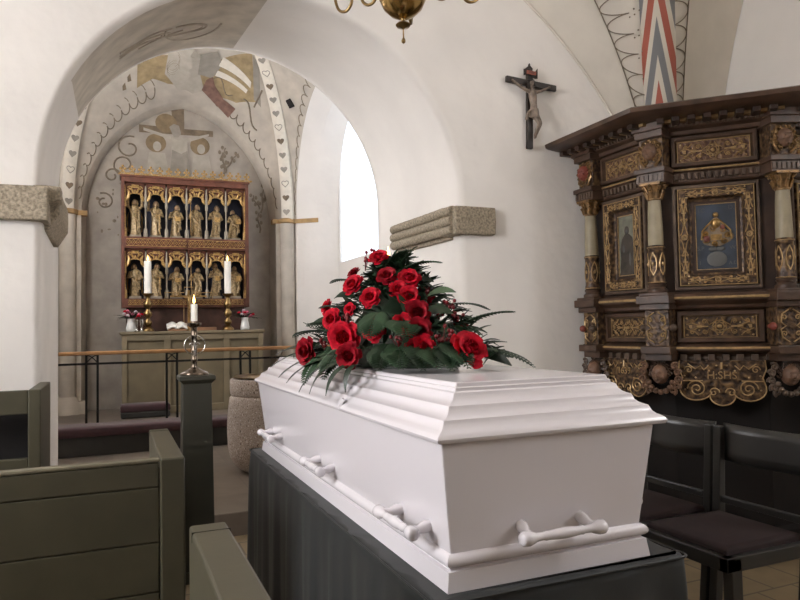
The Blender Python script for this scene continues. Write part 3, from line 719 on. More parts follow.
def cherub(mb, X, s, ruff=True):
    """round face with cheeks, nose, eyes and curls (local x right, y up, z out)"""
    n, m = 32, 24; L = []
    for k in range(m+1):
        th = pi*k/m; R = []
        for i in range(n):
            ph = 2*pi*i/n
            d = V3((sin(th)*cos(ph), -cos(th), sin(th)*sin(ph))); r_ = 1.0
            def g(cx, cy, w): return math.exp(-((d.x-cx)**2+(d.y-cy)**2)/w**2) if d.z > 0 else 0
            r_ += .30*g(0, -.04, .13)+.16*g(0, .1, .1)-.05*g(0,.2,.1)+.1*g(0, .16, .12)-.17*g(.32, .17, .15)-.17*g(-.32, .17, .15)+.07*g(.32, .17, .07)+.07*g(-.32, .17, .07)+.09*g(.3, .42, .16)+.09*g(-.3, .42, .16)+.08*g(.42, -.22, .24)+.08*g(-.42, -.22, .24)
            r_ += -.12*g(0, -.40, .08)-.07*g(.12, -.39, .07)-.07*g(-.12, -.39, .07)+.11*g(0, -.52, .11)+.05*g(0, -.28, .1)+.08*g(0, -.72, .2)+.06*g(0, .5, .5)
            R.append((d.x*r_*s*.82, d.y*r_*s, d.z*r_*s*.85))
        L.append(R)
    mb.loft(L, X)
    mb.loft([[(-.05*s, .2*s, .78*s), (.05*s, .2*s, .78*s), (0, .2*s, .86*s)], [(-.09*s, 0, .82*s), (.09*s, 0, .82*s), (0, 0, 1.0*s)], [(-.16*s, -.16*s, .84*s), (.16*s, -.16*s, .84*s), (0, -.14*s, 1.12*s)], [(-.1*s, -.22*s, .8*s), (.1*s, -.22*s, .8*s), (0, -.22*s, .95*s)]], X)
    for q in (-1, 1):
        mb.ell((q*.30*s, .13*s, .74*s), .12*s, .075*s, .09*s, 10, 6, X)
        mb.tube([(q*.12*s, .25*s, .82*s), (q*.30*s, .33*s, .80*s), (q*.48*s, .24*s, .68*s)], [.035*s, .06*s, .03*s], 6, X)
        mb.ell((q*.42*s, -.22*s, .62*s), .2*s, .2*s, .16*s, 10, 6, X); mb.ell((q*.82*s, .02*s, .05*s), .08*s, .2*s, .14*s, 8, 6, X)
    mb.tube([(-.2*s, -.40*s, .74*s), (-.08*s, -.36*s, .85*s), (0, -.39*s, .87*s), (.08*s, -.36*s, .85*s), (.2*s, -.40*s, .74*s)], [.02*s, .05*s, .05*s, .05*s, .02*s], 6, X)
    mb.tube([(-.14*s, -.45*s, .76*s), (0, -.50*s, .84*s), (.14*s, -.45*s, .76*s)], [.03*s, .06*s, .03*s], 6, X); mb.ell((0, -.72*s, .58*s), .2*s, .16*s, .2*s, 10, 6, X)
def smooth(P, k=5):
    Q = []; P = [V3(p) for p in P]
    for i in range(len(P)-1):
        a, b, c, d = P[max(i-1, 0)], P[i], P[i+1], P[min(i+2, len(P)-1)]
        for q in range(k):
            t = q/k; Q.append(tuple(.5*((2*b)+(c-a)*t+(2*a-5*b+4*c-d)*t*t+(3*b-a-3*c+d)*t**3)))
    return Q+[tuple(P[-1])]
def curls(mb, X, s, n=9, a0=-20, a1=200):
    for i in range(n):
        a = radians(lerp(a0, a1, i/(n-1)))
        mb.tube([(p[0]+.95*s*cos(a), p[1]+.98*s*sin(a), .1*s+.3*s*(q/14)) for q, p in enumerate(spiral(0, 0, s*.27, 1.3, a, 1, 14))], s*.085, 5, X)
def acanthus(mb, X, w, h, d, n=3):
    for i in range(n):
        for sx in (-1, 1):
            x = sx*w*(.1+.4*i/(n-1 if n > 1 else 1))
            mb.tube([(x*.6, 0, d*.2), (x*.9, h*.4, d*.5), (x*1.1, h*.75, d*.9), (x*1.15, h*.9, d*1.15), (x*1.05, h*.8, d*1.3)], [w*.09, w*.085, w*.07, w*.05, w*.03], 5, X)
# panels on the three visible facets
PANEL = [(0, .20, .59, 'green_picture'), (1, .07, .535, 'blue_picture'), (2, .10, .66, 'dark_picture')]
for k, x0, x1, pic in PANEL:
    X, wd = facet(k); cx = (x0+x1)/2; T = Matrix.Translation
    # dentil rows: many small blocks, one strip each
    for nm, y0, y1, z1, st in (('egg_strip', 2.462, 2.486, .118, .028), ('leaf_strip', 2.16, 2.2, .046, .036)):
        mb = MB(); q = .01
        while q < wd-.02:
            mb.loft([[(q+.002, y0, z1-.03), (q+st*.72, y0, z1-.03), (q+st*.72, y1, z1-.03), (q+.002, y1, z1-.03)], [(q+.006, y0+.006, z1), (q+st*.66, y0+.006, z1), (q+st*.66, y1-.003, z1+.004), (q+.006, y1-.003, z1+.004)]], X); q += st
        build(nm, mb, 'oak_grey', pul, smooth=0)
    q = .0; 
    while q < wd+.02:
        mb = MB(); mb.box(q, q+.040, 2.474, 2.501, .10, .215, X)
        bk = build('cornice_bracket', mb, 'oak_dark', pul, smooth=0, bv=.003)
        g_ = MB(); g_.box(q+.044, q+.078, 2.482, 2.499, .10, .165, X); build('lit_front_block', g_, 'gold_line', bk, smooth=0)  # gilt colour paints the lit fronts of the spaces between brackets
        q += .083
    # frieze panel
    mb = MB(); frame_bars(mb, X, x0, x1, 2.240, 2.425, .034, .0, .040, .02); build('frieze_frame', mb, 'oak', pul, smooth=30)
    mb = MB(); mb.box(x0+.034, x1-.034, 2.262, 2.40, 0, .012, X); fp = build('frieze_panel', mb, 'carved_red', pul, smooth=0)
    mb = MB(); frame_bars(mb, X, x0+.036, x1-.036, 2.266, 2.396, .006, .0, .020); strap(mb, X @ T((cx, 2.331, .015)), x1-x0-.09, .112, .0035, k); build('strapwork', mb, 'gold_line', fp)
    # main panel
    mb = MB(); frame_bars(mb, X, x0, x1, 1.508, 2.13, .026, 0, .030, .02); build('panel_moulding', mb, 'oak_grey', pul, smooth=30)
    mb = MB(); frame_bars(mb, X, x0+.026, x1-.026, 1.530, 2.108, .078, .0, .046, .012); fr_ = build('carved_frame', mb, 'carved', pul, smooth=30)
    mb = MB(); ww = .078; a0, a1, c0, c1 = x0+.026, x1-.026, 1.530, 2.108
    for (ox, oy, ln_, rt_) in ((a0+ww*.45, (c0+c1)/2, c1-c0-ww, pi/2), (a1-ww*.45, (c0+c1)/2, c1-c0-ww, pi/2), ((a0+a1)/2, c0+ww*.45, a1-a0-ww, 0), ((a0+a1)/2, c1-ww*.45, a1-a0-ww, 0)):
        strap(mb, X @ T((ox, oy, .046)) @ Matrix.Rotation(rt_, 4, 'Z'), ln_, ww*.62, .003, k+5, True)
    frame_bars(mb, X, a0+.002, a1-.002, c0+.002, c1-.002, .006, .03, .047)
    build('gilt_ornament', mb, 'gold_line', fr_)
    mb = MB(); b0 = .104; frame_bars(mb, X, x0+b0, x1-b0, 1.608, 2.03, .022, 0, .010, .006); build('inner_moulding', mb, 'oak_dark', pul, smooth=30)
    mb = MB(); b1 = .122; frame_bars(mb, X, x0+b1, x1-b1, 1.624, 2.014, .005, 0, .012); build('gilt_slip', mb, 'gold_line', pul, smooth=0)
    mb = MB(); mb.box(x0+b1, x1-b1, 1.624, 2.014, 0, .005, X); pc = build('painted_panel', mb, pic, pul, smooth=0)
    if k == 1:
        mb = MB(); cy = 1.85; Y = X @ T((cx, cy, .006))
        mb.prism([(.085*cos(a)*(1+.12*cos(3*a)), -.035+.055*sin(a)) for a in [2*pi*i/24 for i in range(24)]], 0, .006, Y)
        mb.prism([(-.045, -.06), (.045, -.06), (.05, .0), (.03, .06), (.0, .085), (-.03, .06), (-.05, 0)], .002, .012, Y)
        build('coat_of_arms', mb, 'brown_paint', pc)
        mb = MB()
        for a in range(14): mb.tube([(p[0]+.06*cos(a*.9)*(1 if a % 2 else 1.1), p[1]-.03+.045*sin(a*.9), .012) for p in spiral(0, 0, .018, 1.2, a, 1, 10)], .0035, 4, Y)
        mb.ell((0, .095, .01), .016, .016, .012, 10, 6, Y); mb.ell((0, .045, .012), .024, .03, .012, 10, 6, Y)
        mb.box(-.03, .03, -.055, -.02, .01, .016, Y)
        for s in (-1, 1): mb.tube([(s*.02, .06, .014), (s*.05, .03, .016), (s*.075, .0, .014), (s*.08, -.05, .014)], .005, 5, Y)
        build('gilt_mantling', mb, 'gold', pc)
        mb = MB(); mb.ell((-.05, -.045, .01), .02, .022, .008, 10, 6, Y); mb.ell((.035, .02, .014), .014, .014, .006, 8, 6, Y); build('red_charge', mb, 'crest_red', pc)
        mb = MB(); mb.ell((.0, -.165, .002), .055, .045, .004, 14, 6, Y); mb.ell((-.02, -.105, .002), .024, .014, .004, 10, 6, Y); mb.ell((.022, -.105, .002), .024, .014, .004, 10, 6, Y)
        build('painted_wings', mb, 'letter_grey', pc)
        for b_, lx, ly, sz in (('I.C', -.075, .125, .034), ('D.', .085, .135, .036), ('S.P', -.085, -.10, .034), ('W', .085, -.10, .032), ('I', -.09, -.185, .03), ('A.D', .085, -.19, .028)):
            text('lettering', b_, sz, X @ T((cx+lx, cy+ly, .0062)), 'letter_grey', pc, .0006)
    elif k == 0:
        mb = MB(); Y = X @ T((cx, 1.80, .005))
        mb.prism([(-.055, -.175), (.06, -.175), (.058, -.06), (.064, .02), (.05, .07), (.022, .092), (-.012, .092), (-.04, .06), (-.058, .0), (-.05, -.06), (-.062, -.12)], 0, .002, Y); mb.ell((.005, .115, .001), .022, .028, .003, 12, 6, Y)
        mb.prism([(-.076, -.178), (.076, -.178), (.07, -.14), (-.06, -.15)], 0, .0015, Y)
        build('painted_figure', mb, 'dark_picture', pc)
        mb = MB(); mb.ell((.004, .108, .003), .012, .016, .003, 10, 6, Y); mb.ell((-.025, .0, .001), .012, .03, .003, 8, 6, Y); mb.ell((.03, -.07, .001), .01, .05, .003, 8, 6, Y); build('painted_face', mb, 'letter_grey', pc)
    # lower panel
    mb = MB(); frame_bars(mb, X, x0, x1, 1.198, 1.385, .036, .0, .036, .016); build('lower_frame', mb, 'oak', pul, smooth=30)
    mb = MB(); mb.box(x0+.036, x1-.036, 1.222, 1.362, 0, .010, X); lp_ = build('lower_panel', mb, 'carved', pul, smooth=0)
    mb = MB(); frame_bars(mb, X, x0+.038, x1-.038, 1.225, 1.359, .006, .0, .018); strap(mb, X @ T((cx, 1.292, .013)), x1-x0-.09, .118, .0035, k+9); build('strapwork', mb, 'gold_line', lp_)
    # dark dentils below
    q = .01; mb = MB()
    while q < wd-.03: mb.box(q, q+.036, 1.096, 1.130, .0, .042, X); q += .075
    mb.box(.005, wd-.02, 1.096, 1.130, .0, .014, X)
    build('dentil_strip', mb, 'oak_grey', pul, smooth=0, bv=.002)
    # hanging cartouche with scrolled lower edge
    w2 = .225 if k == 1 else .19; T0 = X @ T((cx+(0 if k else -.02), 1.095, .005))
    pts = [(-w2, 0), (-w2*1.02, -.05), (-w2*.93, -.1), (-w2*1.0, -.15)] + [(-w2*.62+w2*.38*cos(a), -.17+.062*sin(a)) for a in [pi+pi*i/10*.95 for i in range(11)]]
    pts += [(.0+w2*.30*cos(a), -.205+.055*sin(a)) for a in [pi+pi*i/10 for i in range(11)]]
    pts += [(w2*.62+w2*.38*cos(a), -.17+.062*sin(a)) for a in [pi*1.05+pi*i/10*.95 for i in range(11)]] + [(w2*1.0, -.15), (w2*.93, -.1), (w2*1.02, -.05), (w2, 0)]
    mb = MB(); mb.prism(pts, 0, .034, T0); ca = build('hanging_cartouche', mb, 'carved', pul, smooth=30, bv=.003)
    mb = MB(); Y = T0 @ T((0, 0, .036))
    mb.tube([(p[0], p[1], 0) for p in pts], .0042, 5, Y)
    for s in (-1, 1):
        mb.tube([(s*p[0], p[1], .002) for p in spiral(w2*.60, -.165, .052, 1.9, 0, 1, 26)], .0042, 5, Y)
        mb.tube([(s*p[0], p[1], .002) for p in spiral(w2*.2, -.185, .03, 1.2, pi, -1, 18)], .004, 5, Y)
        mb.tube([(s*w2*.95, -.12, 0), (s*w2*.45, -.118, .002)], .0036, 5, Y)
        mb.tube([(s*w2*.3, -.03, 0), (s*w2*.42, -.055, 0), (s*w2*.5, -.03, 0), (s*w2*.62, -.05, 0), (s*w2*.8, -.02, 0)], .004, 5, Y)
        mb.tube([(s*p[0], p[1], .001) for p in spiral(w2*.78, -.055, .024, 1.3, 0, 1, 14)], .0036, 5, Y)
        for px_, py_ in ((.88, -.09), (.62, -.1), (.3, -.06), (.88, -.17), (.12, -.03)): mb.ell((s*w2*px_, py_, .002), .006, .006, .006, 6, 4, Y)
    mb.tube([(0, -.012, 0), (0, -.05, .003)], .006, 5, Y)
    build('gilt_scrollwork', mb, 'gold_line', ca)
    if k == 1: text('lettering', 'H:SHS', .062, Y @ T((0, -.088, 0)), 'gold_line', ca, .003)
    if k == 0: text('lettering', '1639', .06, Y @ T((.0, -.078, 0)), 'gold_line', ca, .003)
# corner piers with columns, masks and cherub heads
def corner_frame(p, d): z = V3((d[0], d[1], 0)).normalized(); return frame((p[0], p[1], 0), V3((0, 0, 1)).cross(z), (0, 0, 1), z)
CORN = [((3.05, 3.665), (-1, 0)), (PP[1], (-.924, -.383)), (PP[2], (-.383, -.924))]
for ci, (p, d) in enumerate(CORN):
    X = corner_frame(p, d); T = Matrix.Translation
    def pr(nm, boxes, m, bv=.004, par=pul):
        mb = MB()
        for b_ in boxes: mb.box(*b_, X)
        return build(nm, mb, m, par, smooth=0, bv=bv)
    pr('upper_entablature', [(-.085, .085, 2.415, 2.46, -.02, .135), (-.095, .095, 2.455, 2.50, -.02, .15)], 'oak'); pr('lower_entablature', [(-.085, .085, 2.145, 2.207, -.02, .125), (-.095, .095, 2.205, 2.235, -.02, .14)], 'oak')
    pr('corner_frieze_block', [(-.072, .072, 2.23, 2.42, -.02, .105)], 'carved')
    mb = MB(); cherub(mb, X @ T((0, 2.335, .115)), .052); build('corner_mask', mb, 'flesh' if ci else 'red_boss', pul, smooth=60)
    mb = MB(); curls(mb, X @ T((0, 2.335, .105)), .062, 11, -60, 240)
    for s in (-1, 1): mb.tube([(s*.03, 2.25, .115), (s*.055, 2.275, .12), (s*.06, 2.31, .11), (s*.05, 2.38, .11), (s*.02, 2.405, .11)], .008, 5, X)
    build('mask_curls', mb, 'gold_dull', pul)
    mb = MB(); q = -.08
    while q < .075: mb.box(q, q+.018, 2.16, 2.195, .115, .132, X); q += .027
    build('corner_dentils', mb, 'oak_grey', pul, smooth=0)
    # column standing on the ledge
    C0 = X @ T((0, 0, .075)) @ Matrix(((1, 0, 0, 0), (0, 0, 1, 0), (0, -1, 0, 0), (0, 0, 0, 1)))
    mb = MB(); mb.lathe([(.043, 1.772), (.0445, 1.78), (.044, 1.85), (.040, 1.97), (.036, 2.05)], n=24, X=C0); sh_ = build('column_shaft', mb, 'shaft', pul, smooth=60)
    mb = MB(); mb.lathe([(.044, 1.552), (.048, 1.556), (.048, 1.572), (.045, 1.58), (.045, 1.755), (.049, 1.762), (.049, 1.772), (.044, 1.778)], n=24, X=C0); dr = build('column_drum', mb, 'carved', pul, smooth=40)
    mb = MB()
    for z in (1.558, 1.766): mb.tube([(.0495*cos(2*pi*i/24), .0495*sin(2*pi*i/24), z) for i in range(24)], .003, 5, C0, closed=True)
    for i in range(5):
        a = 2*pi*i/5-pi/2
        for s in (-1, 1):
            mb.tube([((.0465)*cos(a+s*.5*b_[0]), (.0465)*sin(a+s*.5*b_[0]), b_[1]) for b_ in ((.0, 1.60), (.7, 1.63), (.9, 1.665), (.7, 1.70), (.0, 1.735))], .0035, 5, C0)
        mb.ell((.047*cos(a), .047*sin(a), 1.667), .007, .007, .013, 6, 4, C0)
    build('drum_strapwork', mb, 'gold_line', dr)
    mb = MB(); mb.lathe([(.058, 1.495), (.060, 1.503), (.060, 1.515), (.050, 1.522), (.046, 1.53), (.052, 1.538), (.053, 1.546), (.045, 1.553)], n=24, X=C0); build('column_base', mb, 'oak', pul, smooth=50)
    mb = MB(); mb.lathe([(.036, 2.045), (.041, 2.05), (.041, 2.056), (.036, 2.06), (.04, 2.10), (.052, 2.135)], n=20, X=C0)
    for i in range(8):
        a = 2*pi*i/8; R = Matrix.Rotation(a, 4, 'Z')
        mb.tube([tuple(R @ V3(q)) for q in ((.038, 0, 2.058), (.046, 0, 2.085), (.058, 0, 2.10), (.064, 0, 2.094))], [.011, .012, .009, .005], 5, C0)
        mb.tube([tuple(R @ V3(q)) for q in ((.04, .006, 2.09), (.052, .004, 2.122), (.066, 0, 2.136), (.072, 0, 2.128), (.066, 0, 2.12))], [.008, .008, .007, .006, .004], 5, C0)
    mb.box(-.062, .062, -.062, .062, 2.134, 2.148, C0)
    build('column_capital', mb, 'gold_dull', pul, smooth=40)
    # ledge breaks and pedestal block
    pr('ledge_break', [(-.09, .09, 1.395, 1.432, -.02, .13), (-.10, .10, 1.43, 1.48, -.02, .155), (-.088, .088, 1.478, 1.496, -.02, .14)], 'oak'); pr('lower_break', [(-.09, .09, 1.136, 1.18, -.02, .135), (-.08, .08, 1.095, 1.138, -.02, .10)], 'oak')
    pr('corner_pedestal', [(-.072, .072, 1.18, 1.396, -.02, .10)], 'carved')
    mb = MB()
    for s in (-1, 1):
        mb.tube([(s*.012, 1.20, .104), (s*.05, 1.225, .106), (s*.058, 1.27, .106), (s*.03, 1.288, .106), (s*.055, 1.31, .106), (s*.05, 1.355, .106), (s*.012, 1.38, .106)], .0042, 5, X)
        mb.tube([(s*p_[0], p_[1], p_[2]) for p_ in [(q[0], q[1], .105) for q in spiral(.038, 1.335, .017, 1.2, 0, 1, 12)]], .0035, 5, X)
        mb.tube([(s*p_[0], p_[1], p_[2]) for p_ in [(q[0], q[1], .105) for q in spiral(.038, 1.245, .017, 1.2, 0, 1, 12)]], .0035, 5, X)
    build('pedestal_strapwork', mb, 'gold_line', pul)
    for s, mm in ((-1, 'red_boss' if ci != 1 else 'oak_grey'), (1, 'oak_grey')):
        mb = MB(); mb.lathe([(.012, -.01), (.012, .008), (.018, .014), (.023, .026), (.018, .04), (.008, .048), (0, .05)], n=14, X=X @ T((s*.088 if ci else s*.05, 1.288, .055 if ci else .1))); build('turned_boss', mb, mm, pul, smooth=60)
    # cherub below the corner
    Xc = X @ T((0, 1.015, .075))
    mb = MB(); cherub(mb, Xc, .058); ch_ = build('cherub_head', mb, 'flesh', pul, smooth=60)
    mb = MB(); curls(mb, Xc @ T((0, 0, -.01)), .058, 9, 0, 180); build('cherub_hair', mb, 'oak', ch_)
    mb = MB()
    for s in (-1, 1):
        for i in range(5):
            a = radians(-70+28*i); mb.tube([(s*(.05+p_[0]+.055*cos(a)), -.035+p_[1]+.065*sin(a)+.01*i, -.01+.004*i) for p_ in spiral(0, 0, .023, 1.2, a, 1, 12)], .009, 5, Xc)
    for i in range(7): a = radians(-160+23.5*i); mb.ell((.075*cos(a), -.02+.085*sin(a), .0), .018, .018, .016, 8, 5, Xc)
    build('cherub_wings', mb, 'oak_grey' if ci != 1 else 'flesh', ch_)

# ---------------------------------------------------------------- flower spray on the lid
LZ = 1.189
spray = thing('funeral_flower_spray', 'cone shaped spray of red roses and greenery lying on the coffin lid', 'flowers', (.93, 2.28, LZ))
mb = MB(); mb.lathe([(.19, .001), (.18, .05), (.13, .16), (.06, .24), (.02, .28)], (.94, 2.25, LZ), 16, sq=1.75); build('moss_base', mb, 'leaf', spray)
def petal(mb, R, ang, tilt, w, h, cup, z0=0, r=0.0):
    nu, nv = 4, 4
    def fn(u, v):
        x = (u-.5)*w*(1-.35*(1-v)**2)*(1 if v < .8 else lerp(1, .72, (v-.8)/.2)); y = v*h
        bend = cup*((u-.5)**2)*4
        rr = r+y*sin(tilt)-bend*.35*cos(tilt)+(.012*(v > .9)*R/.03 if tilt > .3 else 0); z = z0+y*cos(tilt)+bend*.10
        return (rr*cos(ang)-x*sin(ang), rr*sin(ang)+x*cos(ang), z)
    mb.grid(fn, nu, nv)
def rose_mesh(seed, R=.03):
    rng = random.Random(seed); mb = MB()
    mb.lathe([(.2*R, -.3*R), (.45*R, -.1*R), (.42*R, .25*R), (.30*R, .55*R), (.14*R, .66*R), (.05*R, .66*R)], n=10)
    mb.tube([(.30*R*(1-.8*i/20)*cos(i*.7), .30*R*(1-.8*i/20)*sin(i*.7), .66*R+.08*R*sin(i*.35)) for i in range(21)], .075*R, 5)
    for ring, (k, tilt, w, h, cup) in enumerate(((3, -.10, .85*R, 1.12*R, .45*R), (4, .04, 1.05*R, 1.12*R, .55*R), (5, .2, 1.2*R, 1.12*R, .55*R), (6, .42, 1.3*R, 1.1*R, .5*R), (6, .68, 1.3*R, 1.05*R, .4*R), (5, 1.0, 1.2*R, .95*R, .3*R))):
        for i in range(k):
            petal(mb, R, 2*pi*i/k+ring*.7+rng.uniform(-.15, .15), tilt+rng.uniform(-.06, .06), w, h, cup, -.25*R+.04*R*ring*0, .10*R+.05*R*ring)
    return mb
ROSES = [((.87, 2.205, 1.545), .029), ((.838, 2.357, 1.505), .022), ((.797, 2.246, 1.457), .033), ((.798, 2.095, 1.410), .029), ((.861, 2.115, 1.478), .028), ((.914, 2.065, 1.466), .031),
    ((.882, 1.994, 1.410), .028), ((.876, 1.923, 1.358), .033), ((.825, 1.913, 1.329), .025), ((.759, 1.966, 1.309), .030), ((.853, 1.859, 1.307), .032), ((.841, 1.805, 1.262), .028),
    ((.699, 2.054, 1.288), .043), ((.681, 1.972, 1.236), .034), ((.714, 2.221, 1.345), .032), ((.756, 2.404, 1.39), .026), ((.636, 2.257, 1.243), .040), ((.935, 1.73, 1.238), .046),
    ((.751, 2.158, 1.378), .018), ((.817, 1.817, 1.258), .022), ((.867, 2.041, 1.433), .025), ((.69, 2.10, 1.30), .030),
    ((1.06, 2.25, 1.40), .03), ((1.12, 2.4, 1.30), .034), ((1.0, 2.55, 1.42), .033), ((1.08, 2.05, 1.30), .03), ((.85, 2.65, 1.35), .032), ((1.0, 2.82, 1.25), .036), ((1.02, 2.35, 1.51), .028)]
protos = {}
ctr = V3((.95, 2.28, 1.27))
rng = random.Random(3)
for i, (p, r) in enumerate(ROSES):
    d = (V3(p)-ctr); d.x *= 1.6; d = d.normalized()+V3((-.25, -.45, .12)) if i < 22 else d; d.normalize()
    if i == 17: d = V3((.05, -.8, .45)).normalized()
    var = i % 3
    if var not in protos:
        o = build('rose', rose_mesh(var), 'rose' if var != 1 else 'rose_dark', spray, smooth=60, fix=False); o.data.transform(Matrix.Translation(WL[spray])); protos[var] = o
    else: o = protos[var].copy(); COL.objects.link(o); o.parent = spray
    X = look(V3(p)-WL[spray], d) @ Matrix.Rotation(rng.uniform(0, 6), 4, 'Z'); o.matrix_local = Matrix.Translation(d*.022) @ X @ Matrix.Scale(r/.03*.87, 4)
def blade(mb, a, b, w, droop=.02, n=6, upv=(0, 0, 1), fold=.25):
    a, b = V3(a), V3(b); d = b-a; s = d.cross(V3(upv))
    if s.length < 1e-5: s = V3((1, 0, 0))
    s.normalize(); u_ = s.cross(d).normalized(); L = []
    for i in range(n+1):
        t = i/n; c = a+d*t+u_*(droop*4*t*(1-t)); ww = w*max(.04, sin(pi*min(1, t*.92+.06))**.8)
        L.append([tuple(c-s*ww+u_*ww*fold), tuple(c-u_*.0012), tuple(c+s*ww+u_*ww*fold), tuple(c+u_*.0012)])
    mb.loft(L)
def fern(mb, a, b, w, n=16, droop=.03, upv=(0, 0, 1)):
    a, b = V3(a), V3(b); d = b-a; s = d.cross(V3(upv)).normalized(); u_ = s.cross(d).normalized()
    P = [a+d*(i/n)+u_*(droop*4*(i/n)*(1-i/n)) for i in range(n+1)]
    mb.tube([tuple(q) for q in P], [.0018]*(n)+[.0006], 4)
    for i in range(2, n+1):
        t = i/n; l = w*sin(pi*(t*.85+.12))**.8
        for k in (-1, 1): blade(mb, P[i], P[i]+s*k*l+d.normalized()*l*.5-u_*l*.1, l*.2+.0016, .002, 3, u_)
fr = [((.80, 2.2, 1.36), (.70, 2.39, 1.395), .035), ((.72, 2.25, 1.30), (.635, 2.52, 1.29), .04), ((.75, 2.15, 1.32), (.655, 2.40, 1.33), .035), ((.84, 2.3, 1.47), (.755, 2.43, 1.49), .03),
      ((.88, 2.2, 1.50), (.93, 2.08, 1.58), .028), ((.90, 2.15, 1.50), (1.0, 1.99, 1.53), .025), ((.98, 2.0, 1.38), (1.10, 1.86, 1.37), .03), ((1.0, 1.95, 1.30), (1.14, 1.78, 1.36), .04),
      ((.82, 1.95, 1.34), (.78, 1.78, 1.29), .05), ((.78, 1.92, 1.27), (.70, 1.80, 1.20), .045), ((.86, 1.84, 1.26), (.83, 1.68, 1.205), .045), ((.90, 1.8, 1.27), (.90, 1.64, 1.205), .04),  ((.86, 1.88, 1.31), (.80, 1.72, 1.20), .05), ((.78, 2.0, 1.37), (.71, 1.90, 1.29), .045), ((.80, 1.9, 1.26), (.74, 1.74, 1.205), .05), ((.95, 1.8, 1.26), (.86, 1.66, 1.2), .045),
      ((.70, 2.1, 1.26), (.60, 2.02, 1.165), .035), ((.68, 2.2, 1.25), (.575, 2.16, 1.14), .035), ((1.0, 1.8, 1.25), (1.10, 1.62, 1.20), .03),
      ((1.05, 2.3, 1.36), (1.17, 2.4, 1.33), .04), ((1.05, 2.5, 1.4), (1.15, 2.75, 1.34), .04), ((.9, 2.6, 1.38), (.82, 2.85, 1.28), .04), ((1.05, 2.0, 1.28), (1.15, 1.97, 1.23), .04)]
for i, (a, b_, w_) in enumerate(fr):
    mb = MB(); fern(mb, a, b_, w_*1.1, 18, .02); build('fern_frond', mb, 'leaf2' if i % 3 else 'leaf', spray, smooth=0, fix=False)
# big palm-like fan drooping over the left edge of the lid
for i, (a, b_, w_) in enumerate((((.69, 2.06, 1.235), (.560, 2.46, 1.145), .018), ((.69, 2.03, 1.23), (.555, 2.32, 1.135), .018), ((.69, 2.0, 1.228), (.56, 2.17, 1.115), .016), ((.68, 1.98, 1.222), (.565, 2.06, 1.118), .015), ((.69, 1.95, 1.215), (.585, 1.95, 1.12), .014),
        ((.69, 2.1, 1.24), (.565, 2.62, 1.175), .018), ((.68, 2.12, 1.245), (.60, 2.70, 1.215), .016), ((.69, 1.93, 1.21), (.62, 1.87, 1.135), .011))):
    mb = MB(); blade(mb, a, b_, w_, .03, 10, (-.4, -.2, 1)); build('palm_blade', mb, 'leaf', spray, smooth=60, fix=False)
for i, (a, b_, w_) in enumerate((((.735, 2.0, 1.255), (.61, 2.12, 1.20), .042), ((.74, 1.98, 1.26), (.665, 2.16, 1.262), .038), ((.90, 1.82, 1.27), (.86, 1.66, 1.205), .04),
        ((.90, 1.95, 1.36), (.97, 1.86, 1.36), .03), ((.95, 2.0, 1.42), (1.02, 1.93, 1.43), .022), 
        ((.98, 1.76, 1.24), (1.09, 1.72, 1.20), .03), ((.9, 1.9, 1.32), (.92, 1.80, 1.30), .03), ((.94, 2.1, 1.47), (.99, 2.03, 1.47), .02), ((1.02, 2.3, 1.42), (1.10, 2.3, 1.39), .04), ((1.08, 2.2, 1.32), (1.16, 2.15, 1.26), .04), ((.73, 2.3, 1.33), (.66, 2.38, 1.335), .03), ((.80, 2.3, 1.43), (.745, 2.36, 1.43), .025))):
    mb = MB(); blade(mb, a, b_, w_, .012, 8, (-.3, -.6, 1)); build('broad_leaf', mb, 'leaf' if i % 4 else 'leaf_grey', spray, smooth=60, fix=False)
fo = MB(); rg = random.Random(21)
for i in range(640):
    q = rg.random()**.8; a = rg.uniform(0, 2*pi); rr = (1-q)*1.0+.03
    c = V3((.94+.285*rr*cos(a), 2.25+.53*rr*sin(a), LZ+.015+.36*q)); d = V3((cos(a)*1.2, sin(a), rg.uniform(-.5, .9))).normalized()
    d = (d+V3((rg.uniform(-.5, .5), rg.uniform(-.5, .5), rg.uniform(-.3, .3)))).normalized(); l = rg.uniform(.04, .075)
    if c.z+d.z*l < LZ+.003: d.z = abs(d.z)*.2
    fo.cur = rg.choice((0, 0, 1)); blade(fo, c-d*.02, c+d*l, rg.uniform(.007, .015), .008, 5, (rg.uniform(-.5, .5), rg.uniform(-.5, .5), 1))
o = build('small_leaves', fo, ['leaf', 'leaf2'], spray, smooth=60, fix=False); o['kind'] = 'stuff'
for i, (c, sp_, k) in enumerate((((.886, 2.305, 1.575), .018, 9), ((.86, 2.33, 1.56), .014, 6), ((.95, 1.921, 1.375), .022, 14), ((.99, 1.95, 1.39), .022, 14), ((1.0, 1.90, 1.355), .02, 12), ((.734, 2.153, 1.36), .015, 9), ((.725, 2.179, 1.35), .012, 7), ((.79, 1.86, 1.285), .02, 12), ((.90, 1.79, 1.275), .022, 12), ((.94, 1.80, 1.29), .02, 9), ((.80, 2.14, 1.425), .016, 8), ((.66, 2.2, 1.275), .014, 6), ((.87, 2.10, 1.485), .014, 7), ((.965, 2.03, 1.44), .018, 9), ((1.05, 2.4, 1.48), .02, 9))):
    mb = MB(); rg = random.Random(i)
    for q in range(k):
        e_ = V3(c)+V3((rg.gauss(0, sp_*.7), rg.gauss(0, sp_*.7), rg.gauss(0, sp_*.7)))
        if i < 2: e_ = V3(c)+V3((rg.gauss(0, sp_*.5), rg.gauss(0, sp_*.5), abs(rg.gauss(0, sp_))+.006))
        mb.ell(tuple(e_), .0062, .0062, .0068, 7, 5); mb.tube([tuple(V3(c)+V3((0, .01, -.03))), tuple(e_)], .0012, 4)
    build('berry_sprig', mb, 'berry', spray, smooth=60)
